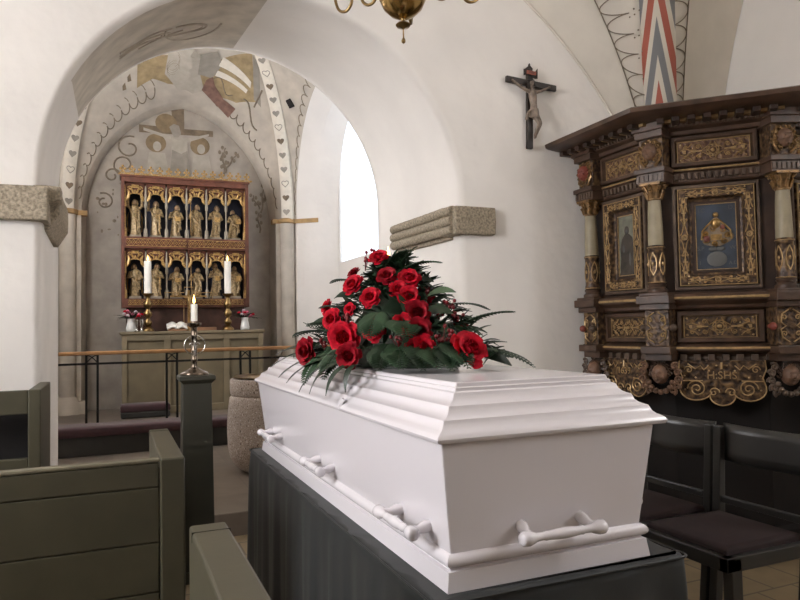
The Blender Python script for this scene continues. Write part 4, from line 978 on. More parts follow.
for i, (a, b_, sg) in enumerate((((.90, 2.18, 1.515), (.935, 2.10, 1.575), 1), ((.95, 1.85, 1.28), (1.0, 1.76, 1.275), 1), ((.70, 2.25, 1.31), (.655, 2.36, 1.325), 1))):
    mb = MB()
    for q in range(6):
        c = V3(a).lerp(V3(b_), q/5)
        for k in (-1, 1): blade(mb, c, c+V3((.022*k, -.018*k, .02)), .005, .002, 4)
    mb.tube([a, b_], .0014, 4); build('leaf_sprig', mb, 'leaf_grey' if i else 'leaf2', spray, smooth=0, fix=False)

# ---------------------------------------------------------------- tall candle behind the coffin
fc = thing('floor_candlestick', 'tall candlestick standing behind the flower spray beside chancel arch', 'candlestick', (1.5, 3.68, 0))
mb = MB(); mb.lathe([(.16, 0), (.16, .02), (.10, .05), (.03, .09), (.025, .12)], (1.5, 3.68, 0), 24); build('foot', mb, 'brass_dark', fc, smooth=50)
mb = MB(); mb.lathe([(.018, .1), (.018, .6), (.03, .62), (.03, .64), (.016, .66), (.016, 1.22), (.03, 1.25)], (1.5, 3.68, 0), 16); build('stem', mb, 'brass_dark', fc, smooth=50)
mb = MB(); mb.lathe([(.02, 1.24), (.06, 1.265), (.065, 1.276), (.03, 1.276), (.001, 1.276)], (1.5, 3.68, 0), 20); build('drip_pan', mb, 'brass_dark', fc, smooth=50)
def candle(nm, loc, r, h, label, group=None, fl=.03):
    t = thing(nm, label, 'candle', loc, group); x, y, z = loc
    mb = MB(); mb.lathe([(r, 0), (r, h-.004), (r*.9, h), (r*.5, h-.004), (.001, h-.006)], loc, 16); build('wax', mb, 'wax', t, smooth=40)
    mb = MB(); mb.tube([(x, y, z+h-.006), (x+.001, y, z+h+.008)], .0012, 5); build('wick', mb, 'wick', t, smooth=0)
    mb = MB(); mb.lathe([(.0005, .006), (.0045, .012), (.0062, .018), (.0048, .028), (.002, .040), (.0003, .050)], (x, y, z+h-.004), 10); f_ = build('flame', mb, 'flame', t, smooth=60)
    if fl != .03:
        for v in f_.data.vertices: v.co.x *= fl/.03; v.co.y *= fl/.03; v.co.z = h+(v.co.z-h)*fl/.03
    return t
candle('candle', (1.5, 3.68, 1.277), .021, .455, 'tall white candle whose tip shows above the flower spray', fl=.045)

# ---------------------------------------------------------------- crucifix on the arch wall
cru = thing('wall_crucifix', 'small dark wooden crucifix hanging on the white arch wall', 'crucifix', (2.575, 3.775, 2.5))
CX = Matrix.Translation((2.575, 3.775, 2.5)) @ Matrix.Rotation(radians(1.5), 4, 'Y') @ Matrix.Rotation(radians(90), 4, 'X')   # local x right, y up, z out to the room
mb = MB(); mb.box(-.022, .022, 0, .535, -.012, .012, CX); mb.prism([(-.022, .535), (.022, .535), (.024, .55), (.006, .565), (0, .585), (-.006, .565), (-.024, .55)], -.010, .010, CX); build('upright', mb, 'cross_wood', cru, smooth=0, bv=.003)
mb = MB(); mb.box(-.195, .20, .425, .465, -.010, .014, CX @ Matrix.Rotation(radians(-1.5), 4, 'Z')); build('cross_beam', mb, 'cross_wood', cru, smooth=0, bv=.003)
mb = MB(); mb.grid(lambda u, v: (lerp(-.055, .065, u), .49+.042*v+.006*sin(u*6)+.028*max(0, u-.8)*5*v, .016+.012*sin(u*5)), 10, 3, CX); tt = build('titulus', mb, 'cross_wood', cru, smooth=60); sd = tt.modifiers.new('thick', 'SOLIDIFY'); sd.thickness = .004
mb = MB(); mb.box(-.036, .036, .498, .522, .024, .031, CX); build('title_plate', mb, 'titulus', tt, smooth=0)
text('lettering', 'INRI', .022, CX @ Matrix.Translation((0, .51, .0312)), 'cross_wood', tt, .0008)
def skin_body(nm, verts, edges, radii, m, parent, X, sub=2, root=0):
    me = bpy.data.meshes.new(nm); off = Matrix.Translation(-WL[parent])
    me.from_pydata([tuple(off @ X @ V3(v)) for v in verts], edges, []); me.materials.append(M[m])
    o = bpy.data.objects.new(nm, me); COL.objects.link(o); o.parent = parent; WL[o] = WL[parent].copy()
    o.modifiers.new('skin', 'SKIN').use_smooth_shade = True
    for i, r in enumerate(radii): me.skin_vertices[0].data[i].radius = (r, r) if not isinstance(r, tuple) else r; me.skin_vertices[0].data[i].use_root = (i == root)
    sb = o.modifiers.new('smooth', 'SUBSURF'); sb.levels = sb.render_levels = sub; return o
V_ = [(.018, .245, .032), (.012, .29, .034), (.004, .335, .038), (.0, .375, .036), (-.002, .392, .036), (-.014, .412, .044), (-.018, .43, .046),
      (-.035, .378, .034), (-.085, .402, .028), (-.140, .436, .024), (-.155, .443, .022), (.033, .378, .034), (.085, .402, .028), (.142, .430, .024), (.157, .436, .022),
      (.034, .235, .032), (.056, .165, .052), (.026, .085, .036), (.018, .062, .044), (.004, .235, .032), (.040, .160, .056), (.016, .080, .038), (.010, .058, .046)]
E_ = [(0, 1), (1, 2), (2, 3), (3, 4), (4, 5), (5, 6), (3, 7), (7, 8), (8, 9), (9, 10), (3, 11), (11, 12), (12, 13), (13, 14), (0, 15), (15, 16), (16, 17), (17, 18), (0, 19), (19, 20), (20, 21), (21, 22)]
R_ = [.024, .022, .028, .020, .011, .019, .017, .013, .010, .008, .007, .013, .010, .008, .007, .016, .0125, .009, .006, .016, .0125, .009, .006]
bd_ = skin_body('corpus', V_, E_, R_, 'corpus', cru, CX)
mb = MB(); 
def lc(z, k): return [(.016+.034*k*cos(a), z+.006*sin(2*a), .032+.027*k*sin(a)*(1.0+.12*cos(5*a))) for a in [2*pi*i/20 for i in range(20)]]
mb.loft([lc(.205, 1.02), lc(.222, 1.08), lc(.245, 1.02), lc(.258, .95)], CX); mb.loft([[(-.02, .25, .05), (-.03, .248, .03), (-.034, .24, .045)], [(-.034, .225, .05), (-.05, .222, .035), (-.046, .215, .05)], [(-.04, .185, .046), (-.06, .18, .036), (-.052, .176, .05)]], CX)
build('loincloth', mb, 'corpus', bd_)
mb = MB(); cherub(mb, CX @ Matrix.Translation((-.017, .424, .052)) @ Matrix.Rotation(.3, 4, 'Z') @ Matrix.Rotation(.35, 4, 'X'), .021); build('face', mb, 'corpus', bd_, smooth=60)
mb = MB(); hx = CX @ Matrix.Translation((-.017, .428, .046)); mb.ell((0, .004, -.003), .021, .021, .019, 12, 8, hx)
for s in (-1, 1): mb.tube([(s*.015, .012, .008), (s*.022, -.004, .006), (s*.021, -.026, .004), (s*.016, -.04, .004)], [.006, .008, .007, .003], 6, hx)
build('hair', mb, 'cross_wood', bd_)
mb = MB(); mb.tube([(.0215*cos(a)+.0015*sin(7*a), .016+.003*sin(5*a), .0215*sin(a)) for a in [2*pi*i/28 for i in range(28)]], .003, 5, hx, closed=True); build('crown_of_thorns', mb, 'cross_wood', bd_)

# ---------------------------------------------------------------- chandelier
ch = thing('chandelier', 'brass chandelier with round bowl hanging above the chancel arch', 'chandelier', (1.06, 2.4, 2.43))
c0 = (1.06, 2.4, 0)
mb = MB(); mb.lathe([(.002, 2.535), (.018, 2.540), (.045, 2.556), (.070, 2.583), (.085, 2.62), (.088, 2.65), (.086, 2.66), (.092, 2.665), (.094, 2.672), (.088, 2.68), (.082, 2.69), (.062, 2.72), (.03, 2.745), (.02, 2.75)], c0, 40); mb.v = [(1.06+(x-1.06)*1.1, 2.4+(y-2.4)*1.1, z) for x, y, z in mb.v]; build('bowl', mb, 'brass', ch, smooth=60)
mb = MB(); mb.lathe([(.002, 2.44), (.0075, 2.445), (.0085, 2.452), (.006, 2.459), (.003, 2.463), (.0025, 2.497), (.008, 2.503), (.026, 2.508), (.030, 2.515), (.024, 2.521), (.009, 2.526), (.007, 2.532), (.012, 2.54)], c0, 20); build('finial', mb, 'brass_dark', ch, smooth=60)
mb = MB(); mb.lathe([(.02, 2.745), (.016, 2.77), (.03, 2.80), (.04, 2.83), (.02, 2.86), (.014, 2.93), (.028, 2.97), (.03, 3.0), (.012, 3.05), (.01, 3.1)], c0, 20); build('shaft', mb, 'brass', ch, smooth=60)
for i in range(6):
    a = radians(23+60*i+157); R = Matrix.Translation((1.06, 2.4, 0)) @ Matrix.Rotation(a, 4, 'Z')
    mb = MB(); P = [(.088, 0, 2.685), (.10, 0, 2.715), (.125, 0, 2.725), (.14, 0, 2.70), (.135, 0, 2.675), (.150, 0, 2.652), (.178, 0, 2.650), (.205, 0, 2.672), (.212, 0, 2.70), (.235, 0, 2.735), (.26, 0, 2.72), (.27, 0, 2.68), (.30, 0, 2.66), (.34, 0, 2.68), (.36, 0, 2.74), (.36, 0, 2.79)]
    mb.tube(smooth(P), .0065, 8, R); mb.tube([(.095+p_[0], 0, 2.655+p_[1]) for p_ in spiral(.01, .01, .014, 1.2, 0, 1, 12)], .004, 6, R); mb.ell((.098, 0, 2.672), .012, .012, .012, 10, 6, R)
    arm = build('arm', mb, 'brass_dark', ch, smooth=60)
    mb = MB(); mb.lathe([(.012, 2.78), (.04, 2.792), (.042, 2.80), (.014, 2.802), (.013, 2.83), (.001, 2.83)], (.36, 0, 0), 16, R); build('drip_pan', mb, 'brass', arm, smooth=50)
mb = MB()
z = 3.1; k = 0
while z < 4.95:
    X = Matrix.Translation((1.06, 2.4, z)) @ Matrix.Rotation(pi/2*(k % 2), 4, 'Z'); mb.tube([(.014*cos(q), 0, .024*sin(q)) for q in [2*pi*i/12 for i in range(12)]], .0035, 5, X, closed=True); z += .040; k += 1
o = build('chain', mb, 'brass_dark', ch, smooth=60)

# ---------------------------------------------------------------- pews
def plank_panel(mb, x0, x1, y0, y1, zs):
    for a, b_ in zip(zs[:-1], zs[1:]): mb.box(x0, x1, y0, y1, a+.002, b_-.002)
def pew(label, x1, y0, y1, top, xl, group):
    t = thing('pew', label, 'pew', (x1, y0, 0), group)
    mb = MB(); mb.box(x1-.078, x1, y0, y1, .06, top); e_ = build('bench_end', mb, 'pew', t, smooth=0, bv=.006)
    mb = MB(); mb.box(x1-.084, x1+.006, y0-.006, y1+.006, 0, .06); build('end_plinth', mb, 'pew', t, smooth=0, bv=.005)
    mb = MB()
    for (a, b_) in ((y0+.09, y0+.105), ): mb.box(x1-.079, x1+.001, y1-.062, y1-.059, top-.02, top+.001)
    build('end_joint', mb, 'pedestal', e_, smooth=0)
    yb = y0+.012
    zs = [.05, .29, .465, .626, .807, top-.012]
    mb = MB(); plank_panel(mb, xl, x1-.082, yb, yb+.035, zs); mb.box(xl, x1-.08, yb+.008, yb+.03, .05, top-.03); build('backrest', mb, 'pew', t, smooth=0, bv=.003)
    mb = MB(); mb.box(xl, x1-.079, yb-.002, yb+.042, top-.012, top); build('top_rail', mb, 'pew_lit_top', t, smooth=0, bv=.004)
    mb = MB(); mb.box(xl, x1-.079, yb+.035, yb+.44, .42, .455); build('seat', mb, 'pew', t, smooth=0, bv=.005)
    mb = MB(); mb.box(xl, x1-.079, yb+.06, yb+.08, .05, .42); build('seat_riser', mb, 'pew', t, smooth=0)
    return t
pew('olive grey pew with horizontal boards and tall square end post', .223, 2.385, 3.13, .90, -1.75, 'olive grey pews')
pew('olive grey pew end in the foreground beside the catafalque', .230, .79, 1.545, .90, -1.75, 'olive grey pews')
t = thing('choir_bench', 'small olive grey bench against the left pier of chancel arch', 'bench', (-.30, 3.24, 0))
mb = MB(); mb.box(-.327, -.279, 3.235, 3.72, 0, 1.088); build('bench_end', mb, 'pew', t, smooth=0, bv=.005)
mb = MB(); mb.box(-1.5, -.328, 3.25, 3.28, .985, 1.085); build('front_board', mb, 'pew', t, smooth=0, bv=.004)
mb = MB(); mb.box(-1.5, -.328, 3.25, 3.28, .05, .80); build('lower_board', mb, 'pew', t, smooth=0, bv=.004)
mb = MB(); mb.box(-1.5, -.328, 3.40, 3.43, .05, 1.05); build('gap_shade_panel', mb, 'void', t, smooth=0)  # dark sheet that paints in the shade of the open gap
mb = MB(); mb.box(-1.5, -.328, 3.29, 3.70, .42, .46); build('seat', mb, 'pew', t, smooth=0)

# ---------------------------------------------------------------- chairs under the pulpit
def chair(label, y0):
    t = thing('chair', label, 'chair', (2.33, y0+.235, 0), 'black chairs below the pulpit'); y1 = y0+.47; fx0, bx = 2.09, 2.55
    for (x, y) in ((fx0, y0), (fx0, y1-.04)):
        mb = MB(); mb.box(x+.022, x+.075, y, y+.045, 0, .435); build('leg', mb, 'chair', t, smooth=0, bv=.004)
    for y in (y0, y1-.04):
        mb = MB(); mb.loft([[(bx-.065, y, 0), (bx-.02, y, 0), (bx-.02, y+.04, 0), (bx-.065, y+.04, 0)], [(bx-.02, y, .42), (bx+.02, y, .42), (bx+.02, y+.04, .42), (bx-.02, y+.04, .42)], [(bx+.01, y, .84), (bx+.04, y, .84), (bx+.04, y+.04, .84), (bx+.01, y+.04, .84)]]); build('rear_post', mb, 'chair', t, smooth=0, bv=.004)
    mb = MB()
    mb.box(fx0, fx0+.045, y0, y1, .385, .44); mb.box(bx-.03, bx+.015, y0+.041, y1-.041, .385, .44); mb.box(fx0, bx, y0, y0+.04, .385, .44); mb.box(fx0, bx, y1-.04, y1, .385, .44)
    build('seat_frame', mb, 'chair', t, smooth=0, bv=.004)
    mb = MB(); mb.loft([rect(fx0+.03+i, bx-.01-i, y0+.03+i, y1-.03-i, z) for z, i in ((.42, 0), (.452, 0), (.464, .008), (.470, .03), (.472, .1))]); build('seat', mb, 'seat', t, smooth=50)
    mb = MB(); mb.grid(lambda u, v: (bx+.012+.02*v-.03*(4*u*(1-u))+.03, y0+.02+.43*u, .685+.165*v), 12, 4); o = build('backrest', mb, 'chair', t, smooth=60); q = o.modifiers.new('thick', 'SOLIDIFY'); q.thickness = .016; q.offset = 0
    mb = MB(); mb.box(bx-.01, bx+.012, y0+.041, y1-.041, .50, .53); build('cross_rail', mb, 'chair', t, smooth=0, bv=.003)
    return t
chair('black wooden chair with dark maroon seat, nearest one under the pulpit', 1.862)
chair('black wooden chair with dark maroon seat partly behind the coffin', 2.345)

# ---------------------------------------------------------------- candle pedestal between pews and font
pp = thing('candle_pedestal', 'tall square olive pedestal carrying a candlestick in front of chancel', 'pedestal', (.418, 3.83, 0))
mb = MB(); mb.loft([rect(.345-o, .491+o, 3.757-o, 3.903+o, z) for z, o in ((.06, .012), (1.045, 0))]); build('shaft', mb, 'pedestal', pp, smooth=0, bv=.003)
mb = MB(); mb.loft([rect(.345-o, .491+o, 3.757-o, 3.903+o, z) for z, o in ((1.04, .001), (1.055, .014), (1.06, .02), (1.078, .02), (1.084, .014))]); build('cap', mb, 'pedestal', pp, smooth=0, bv=.002)
mb = MB(); mb.loft([rect(.32, .516, 3.732, 3.928, z) for z in (0, .06)]); build('plinth', mb, 'pedestal', pp, smooth=0, bv=.004)
cs = thing('ring_candlestick', 'dark metal candlestick with an open ring on the olive pedestal', 'candlestick', (.41, 3.83, 1.084)); o_ = (.41, 3.83, 1.084)
mb = MB(); mb.lathe([(.072, 0), (.074, .008), (.070, .014), (.05, .024), (.03, .034), (.02, .042)], o_, 28); build('foot', mb, 'pewter', cs, smooth=50)
mb = MB(); mb.lathe([(.018, .04), (.015, .052), (.0155, .075), (.019, .08), (.0155, .085), (.0155, .125), (.018, .13), (.0155, .135), (.0155, .205), (.019, .21), (.016, .215), (.0165, .255), (.02, .262)], o_, 20); build('stem', mb, 'pewter', cs, smooth=50)
mb = MB(); mb.tube([(.41+.054*cos(a), 3.812, 1.247+.050*sin(a)) for a in [2*pi*i/40 for i in range(40)]], .0035, 6, closed=True); mb.box(.405, .415, 3.808, 3.816, 1.19, 1.30); build('ring', mb, 'silver', cs, smooth=60)
mb = MB()
for s in (-1, 1): mb.tube([(.41+s*p_[0], 3.806, 1.247+p_[1]) for p_ in spiral(.012, 0, .014, 1.0, 0, 1, 12)], .003, 5)
mb.ell((.41, 3.806, 1.247), .008, .005, .03, 8, 6); build('ring_ornament', mb, 'silver', cs)
mb = MB(); mb.lathe([(.02, .258), (.036, .268), (.039, .280), (.034, .283), (.016, .280), (.014, .292), (.001, .29)], o_, 24); build('cup', mb, 'pewter', cs, smooth=50)
candle('candle', (.41, 3.83, 1.376), .0175, .093, 'short lit candle on the ring candlestick, in front of the altar cross', fl=.034)

# ---------------------------------------------------------------- font
ft = thing('baptismal_font', 'round speckled granite font standing behind the head of the coffin', 'font', (1.29, 5.7, .15))
mb = MB(); mb.lathe([(.26, 0), (.29, .01), (.335, .04), (.375, .085), (.402, .14), (.416, .22), (.420, .34), (.416, .46), (.406, .56), (.398, .615), (.392, .625), (.385, .630), (.385, .640), (.393, .645), (.396, .70), (.395, .755), (.388, .768), (.36, .772), (.34, .76), (.30, .70), (.001, .62)], (1.29, 5.7, .15), 48)
bo = build('bowl', mb, 'font_granite', ft, smooth=50)
ds = thing('font_dish', 'aged brass dish lying in the top of granite font', 'dish', (1.29, 5.7, .91))
mb = MB(); mb.lathe([(.001, -.035), (.22, -.03), (.26, .0), (.29, .012), (.362, .016), (.372, .020), (.372, .025), (.36, .024), (.29, .018), (.255, .004), (.21, -.022), (.001, -.027)], (1.29, 5.7, .912), 48); build('dish_body', mb, 'brass_dark', ds, smooth=50)
mb = MB(); mb.lathe([(.001, -.028), (.06, -.026), (.075, -.02), (.001, -.012)], (1.29, 5.7, .912), 24); build('central_boss', mb, 'brass', ds, smooth=50)

# ---------------------------------------------------------------- altar rail and kneelers
rl = thing('altar_rail', 'black iron altar rail with an oak handrail in the chancel', 'railing', (.57, 7.5, .3))
mb = MB(); mb.box(-1.05, 2.5, 7.465, 7.535, 1.10, 1.138); build('handrail', mb, 'rail_wood', rl, smooth=0, bv=.010)
mb = MB(); mb.box(-1.05, 2.5, 7.488, 7.512, 1.002, 1.024); build('lower_bar', mb, 'iron', rl, smooth=0)
for xc in (-.96, -.19, .575, 1.34, 2.1):
    for s in (-1, 1):
        mb = MB(); mb.box(xc+s*.052-.011, xc+s*.052+.011, 7.489, 7.511, .30, 1.10); build('post', mb, 'iron', rl, smooth=0)
    mb = MB()
    for s in (-1, 1): mb.tube([(xc+s*.045+.0-.04*s*0+s*(-.09)*q/8, 7.5, 1.03+.066*sin(pi*.5*q/8)) for q in range(9)], .006, 5)
    build('arched_brace', mb, 'iron', rl)
kb = thing('kneeling_bench', 'long kneeling step with a maroon pad before altar rail', 'kneeler', (.6, 7.28, .15))
mb = MB(); mb.box(-1.1, 2.5, 7.14, 7.44, .15, .335); build('step', mb, 'plinth_dark', kb, smooth=0, bv=.004)
mb = MB(); mb.loft([rect(-1.1+i, 2.5-i, 7.11+i, 7.455-i, z) for z, i in ((.335, .008), (.345, 0), (.405, 0), (.425, .02), (.432, .06))]); build('pad', mb, 'purple', kb, smooth=50)
kc = thing('kneeling_cushion', 'maroon kneeling cushion on a low step against altar front', 'cushion', (.36, 8.82, .3))
mb = MB(); mb.loft([rect(.09+i, .64-i, 8.66+i, 8.93-i, z) for z, i in ((.301, .012), (.315, .0), (.36, 0), (.375, .01))]); build('box_base', mb, 'plinth_dark', kc, smooth=0)
mb = MB(); mb.loft([rect(.085+i, .645-i, 8.655+i, 8.935-i, z) for z, i in ((.375, .01), (.385, 0), (.44, 0), (.458, .015), (.466, .06))]); build('pad', mb, 'purple', kc, smooth=50)

# ---------------------------------------------------------------- altar
al = thing('altar_table', 'khaki painted panelled altar table against the east wall', 'altar', (.97, 9.3, .3))
mb = MB(); mb.box(.115, 1.835, 9.03, 9.66, .30, 1.285); build('body', mb, 'altar_panel', al, smooth=0)
mb = MB(); mb.loft([rect(.085+o, 1.865-o, 8.985+o, 9.67, z) for z, o in ((1.285, .02), (1.295, .004), (1.30, 0), (1.325, 0), (1.33, .004))]); build('table_top', mb, 'altar', al, smooth=0, bv=.002)
def stile(x0, x1, z0, z1, nm='stile'):
    mb = MB(); mb.box(x0, x1, 9.003, 9.03, z0, z1); build(nm, mb, 'altar', al, smooth=0, bv=.004)
for x0, x1 in ((.105, .165), (.60, .675), (1.33, 1.405), (1.785, 1.845)): stile(x0, x1, .30, 1.285)
for x0, x1 in ((.165, .60), (.675, 1.33), (1.405, 1.785)): stile(x0, x1, 1.215, 1.285, 'rail'); stile(x0, x1, .30, .39, 'rail')

# altarpiece: two rows of six niches with carved figures
rx0, rx1 = .105, 1.722
ap = thing('altarpiece', 'gothic carved altarpiece with two rows of gilded saints in niches', 'altarpiece', (.914, 9.5, 1.33))
mb = MB(); mb.box(rx0+.06, rx1-.06, 9.36, 9.66, 1.33, 1.64); build('predella', mb, 'predella', ap, smooth=0, bv=.004)
mb = MB(); mb.box(rx0, rx1, 9.56, 9.66, 1.64, 3.33); build('back_board', mb, 'niche', ap, smooth=0)
def bars(nm, L, m, bv=.004):
    for q in L:
        mb = MB(); mb.box(*q); build(nm, mb, m, ap, smooth=0, bv=bv)
bars('frame_post', [(rx0, rx0+.04, 9.28, 9.56, 1.64, 3.33), (rx1-.04, rx1, 9.28, 9.56, 1.64, 3.33)], 'retable')
bars('frame_rail', [(rx0+.04, rx1-.04, 9.28, 9.56, 1.64, 1.755), (rx0+.04, rx1-.04, 9.28, 9.56, 2.405, 2.555), (rx0+.04, rx1-.04, 9.28, 9.56, 3.262, 3.33)], 'retable')
mb = MB(); mb.box(rx0-.015, rx1+.015, 9.26, 9.56, 3.325, 3.352); build('top_moulding', mb, 'retable', ap, smooth=0, bv=.006)
def fret(nm, x0, x1, z0, z1, n):
    mb = MB(); mb.box(x0, x1, 9.268, 9.281, z0, z1)
    o = build(nm+'_panel', mb, 'retable', ap, smooth=0)
    mb = MB()
    for i in range(n):
        a, b_ = lerp(x0, x1, i/n), lerp(x0, x1, (i+1)/n); c = (a+b_)/2; m_ = (z0+z1)/2; hh = (z1-z0)*.42
        mb.tube([(a, 9.264, m_), (c, 9.262, m_+hh), (b_, 9.264, m_), (c, 9.262, m_-hh)], .005, 4, closed=True); mb.ell((c, 9.264, m_), .008, .006, .012, 6, 4)
    for z in (z0, z1): mb.box(x0, x1, 9.262, 9.27, z-.004, z+.004)
    build(nm+'_tracery', mb, 'tracery', o)
fret('fretwork', rx0+.06, .90, 2.435, 2.525, 13); fret('fretwork', .925, rx1-.06, 2.435, 2.525, 13); fret('fretwork', rx0+.08, rx1-.08, 1.675, 1.735, 26)
cw_ = (rx1-rx0-.08)/6
rng = random.Random(11)
def saint(x, zb, h, k):
    """robed standing figure: folded robe, cloak, head with face, hair, arms and attribute"""
    mb = MB(); y = 9.45; n = 18; ph = rng.uniform(0, 6); tw = rng.uniform(-.012, .012); wd = rng.uniform(.92, 1.08)
    prof = [(0, .066, .058), (.06, .062, .056), (.25, .053, .048), (.42, .050, .045), (.55, .053, .044), (.68, .057, .044), (.76, .062, .040), (.80, .046, .034), (.84, .018, .018)]
    L = []
    for z, rx_, ry_ in prof:
        fold = .16*max(0, 1-z/.8)
        L.append([(x+tw*sin(z*4+ph)*1.5+wd*rx_*cos(a)*(1+fold*sin(6*a+ph+z*3)), y+ry_*sin(a)*(1+fold*sin(6*a+ph+z*3)), zb+h*z) for a in [2*pi*i/n for i in range(n)]])
    mb.loft(L)
    mb.tube([(x-.06, y-.03, zb+h*.72), (x-.02, y-.06, zb+h*.5), (x+.04, y-.062, zb+h*.38), (x+.06, y-.05, zb+h*.2)], [.014, .016, .016, .012], 6)
    mb.tube([(x+.05, y-.03, zb+h*.66), (x+.05, y-.055, zb+h*.4), (x+.03, y-.062, zb+h*.12)], [.012, .014, .010], 6)
    fig = build('statuette', mb, 'statue', ap, smooth=50)
    hx_ = x+tw*2; X = frame((hx_, y-.008, zb+h*.905), (1, 0, 0), (0, 0, 1), (0, -1, 0)) @ Matrix.Rotation(rng.uniform(-.4, .4), 4, 'Y')
    mb = MB(); cherub(mb, X, h*.070); build('face', mb, 'statue_flesh', fig, smooth=60)
    mb = MB(); mb.ell((0, h*.018, -h*.020), h*.068, h*.075, h*.066, 12, 8, X)
    for s in (-1, 1): mb.tube([(s*h*.05, h*.03, .0), (s*h*.064, -h*.02, -.004), (s*h*.066, -h*.08, -.006)], [h*.024, h*.026, h*.014], 6, X)
    if k % 3 == 1: mb.tube([(0, -h*.05, h*.06), (0, -h*.10, h*.06), (0, -h*.15, h*.045)], [h*.035, h*.04, h*.015], 6, X)
    build('hair', mb, 'statue', fig)
    mb = MB(); sh = zb+h*.74
    def arm_(s, e, hnd): mb.tube([(x+s*.055, y-.005, sh), e, hnd], [.021, .019, .012], 7); mb.ell(hnd, .013, .013, .016, 8, 6)
    if k == 0: arm_(-1, (x-.088, y-.03, zb+h*.8), (x-.082, y-.05, zb+h*.98)); arm_(1, (x+.088, y-.03, zb+h*.8), (x+.082, y-.05, zb+h*.98))
    elif k == 1: arm_(-1, (x-.095, y-.03, zb+h*.70), (x-.085, y-.06, zb+h*.93)); arm_(1, (x+.09, y-.03, zb+h*.55), (x+.04, y-.075, zb+h*.55))
    else: arm_(-1, (x-.085, y-.03, zb+h*.56), (x-.03, y-.078, zb+h*.58)); arm_(1, (x+.085, y-.03, zb+h*.56), (x+.045, y-.075, zb+h*(.5+.08*(k % 2))))
    build('arms', mb, 'statue', fig)
    mb = MB(); kk = k % 6
    if kk in (0,): 
        for s in (-1, 1): mb.loft([[(x+s*.06, y+.03, sh), (x+s*.07, y+.04, sh-.03), (x+s*.06, y+.045, sh)], [(x+s*.10, y+.03, zb+h*.5), (x+s*.085, y+.04, zb+h*.42), (x+s*.095, y+.045, zb+h*.5)], [(x+s*.09, y+.03, zb+h*.12), (x+s*.08, y+.04, zb+h*.1), (x+s*.085, y+.045, zb+h*.12)]])
        nm = 'wings'
    elif kk == 3: mb.tube([(x-.07, y-.08, zb+.01), (x-.075, y-.08, zb+h*1.0)], .0055, 6); mb.ell((x-.075, y-.08, zb+h*1.0), .01, .01, .025, 8, 6); nm = 'staff'
    elif kk == 5: mb.box(x+.01, x+.075, y-.09, y-.072, zb+h*.48, zb+h*.66); nm = 'book'
    elif kk == 1: mb.tube([(x+.04, y-.08, zb+h*.60), (x+.05, y-.07, zb+.02)], .006, 6); mb.box(x+.01, x+.07, y-.085, y-.075, zb+h*.56, zb+h*.575); nm = 'sword'
    else: mb.box(x-.02, x+.05, y-.094, y-.078, zb+h*.46, zb+h*.6); nm = 'book'
    build(nm, mb, 'tracery', fig, smooth=50)
    mb = MB(); mb.box(x-.075, x+.075, y-.07, y+.08, zb-.035, zb+.002); build('pedestal', mb, 'shaft_grey', fig, smooth=0, bv=.004)
for row, (zb, zt) in enumerate(((2.59, 3.262), (1.79, 2.405))):
    for i in range(6):
        x0 = rx0+.04+cw_*i; xc = x0+cw_/2; hh = [.48, .47, .43, .45, .45, .40, .43, .44, .40, .39, .46, .42][row*6+i]
        saint(xc, zb+.0, hh, row*6+i)
        # cusped canopy with a red-brown spandrel and gilded filigree
        w2 = cw_/2-.012; zs = zt-.24; mb = MB()
        poly = [(xc-w2, zt), (xc-w2, zs)] + [(xc-w2*cos(a), zs+.11*sin(a)) for a in [pi*q/16 for q in range(1, 16)]] + [(xc+w2, zs), (xc+w2, zt)]
        mb.prism(poly, -9.40, -9.36, Matrix(((1, 0, 0, 0), (0, 0, -1, 0), (0, 1, 0, 0), (0, 0, 0, 1)))); cn = build('canopy', mb, 'retable', ap, smooth=0)
        mb = MB(); yy = 9.345
        mb.tube([(xc-w2*cos(a), yy, zs+.11*sin(a)) for a in [pi*q/16 for q in range(17)]], .010, 5)
        for s in (-1, 1):
            mb.tube([(xc+s*w2*.95, yy, zs+.01), (xc+s*w2*.7, yy-.01, zs+.05), (xc+s*w2*.62, yy-.01, zs+.11), (xc+s*w2*.8, yy, zs+.15)], [.018, .02, .018, .008], 6)
            mb.tube([(xc+s*w2*.2, yy, zs+.115), (xc+s*w2*.32, yy-.012, zs+.15), (xc+s*w2*.45, yy, zs+.17)], [.012, .016, .008], 6)
            mb.tube([(xc+s*(.02+p_[0]), yy, zs+.17+p_[1]) for p_ in spiral(w2*.35, .0, .03, 1.2, 0, 1, 12)], .007, 5)
        mb.ell((xc, yy, zs+.125), .014, .012, .03, 8, 6); mb.box(xc-w2*.35, xc+w2*.35, yy-.01, yy+.01, zs+.178, zs+.20)
        for q in range(5): mb.ell((xc+w2*(-.3+.15*q), yy-.008, zs+.205), .011, .01, .014, 6, 5)
        build('filigree', mb, 'tracery', cn)
    for i in range(7):
        x = rx0+.04+cw_*i; x = min(max(x, rx0+.045), rx1-.045); mb = MB()
        mb.lathe([(.026, 0), (.028, .02), (.024, .10), (.014, .115), (.011, .13), (.0105, zt-zb-.30), (.018, zt-zb-.29), (.020, zt-zb-.26), (.014, zt-zb-.12), (.008, zt-zb-.02), (.002, zt-zb)], (x, 9.335, zb-.03), 10); build('slender_shaft', mb, 'shaft_grey' if 0 < i < 6 else 'tracery', ap, smooth=50)
    mb = MB(); mb.box(rx0+.04, rx1-.04, 9.36, 9.56, zb-.06, zb-.034); build('niche_floor', mb, 'retable', ap, smooth=0)
mb = MB()
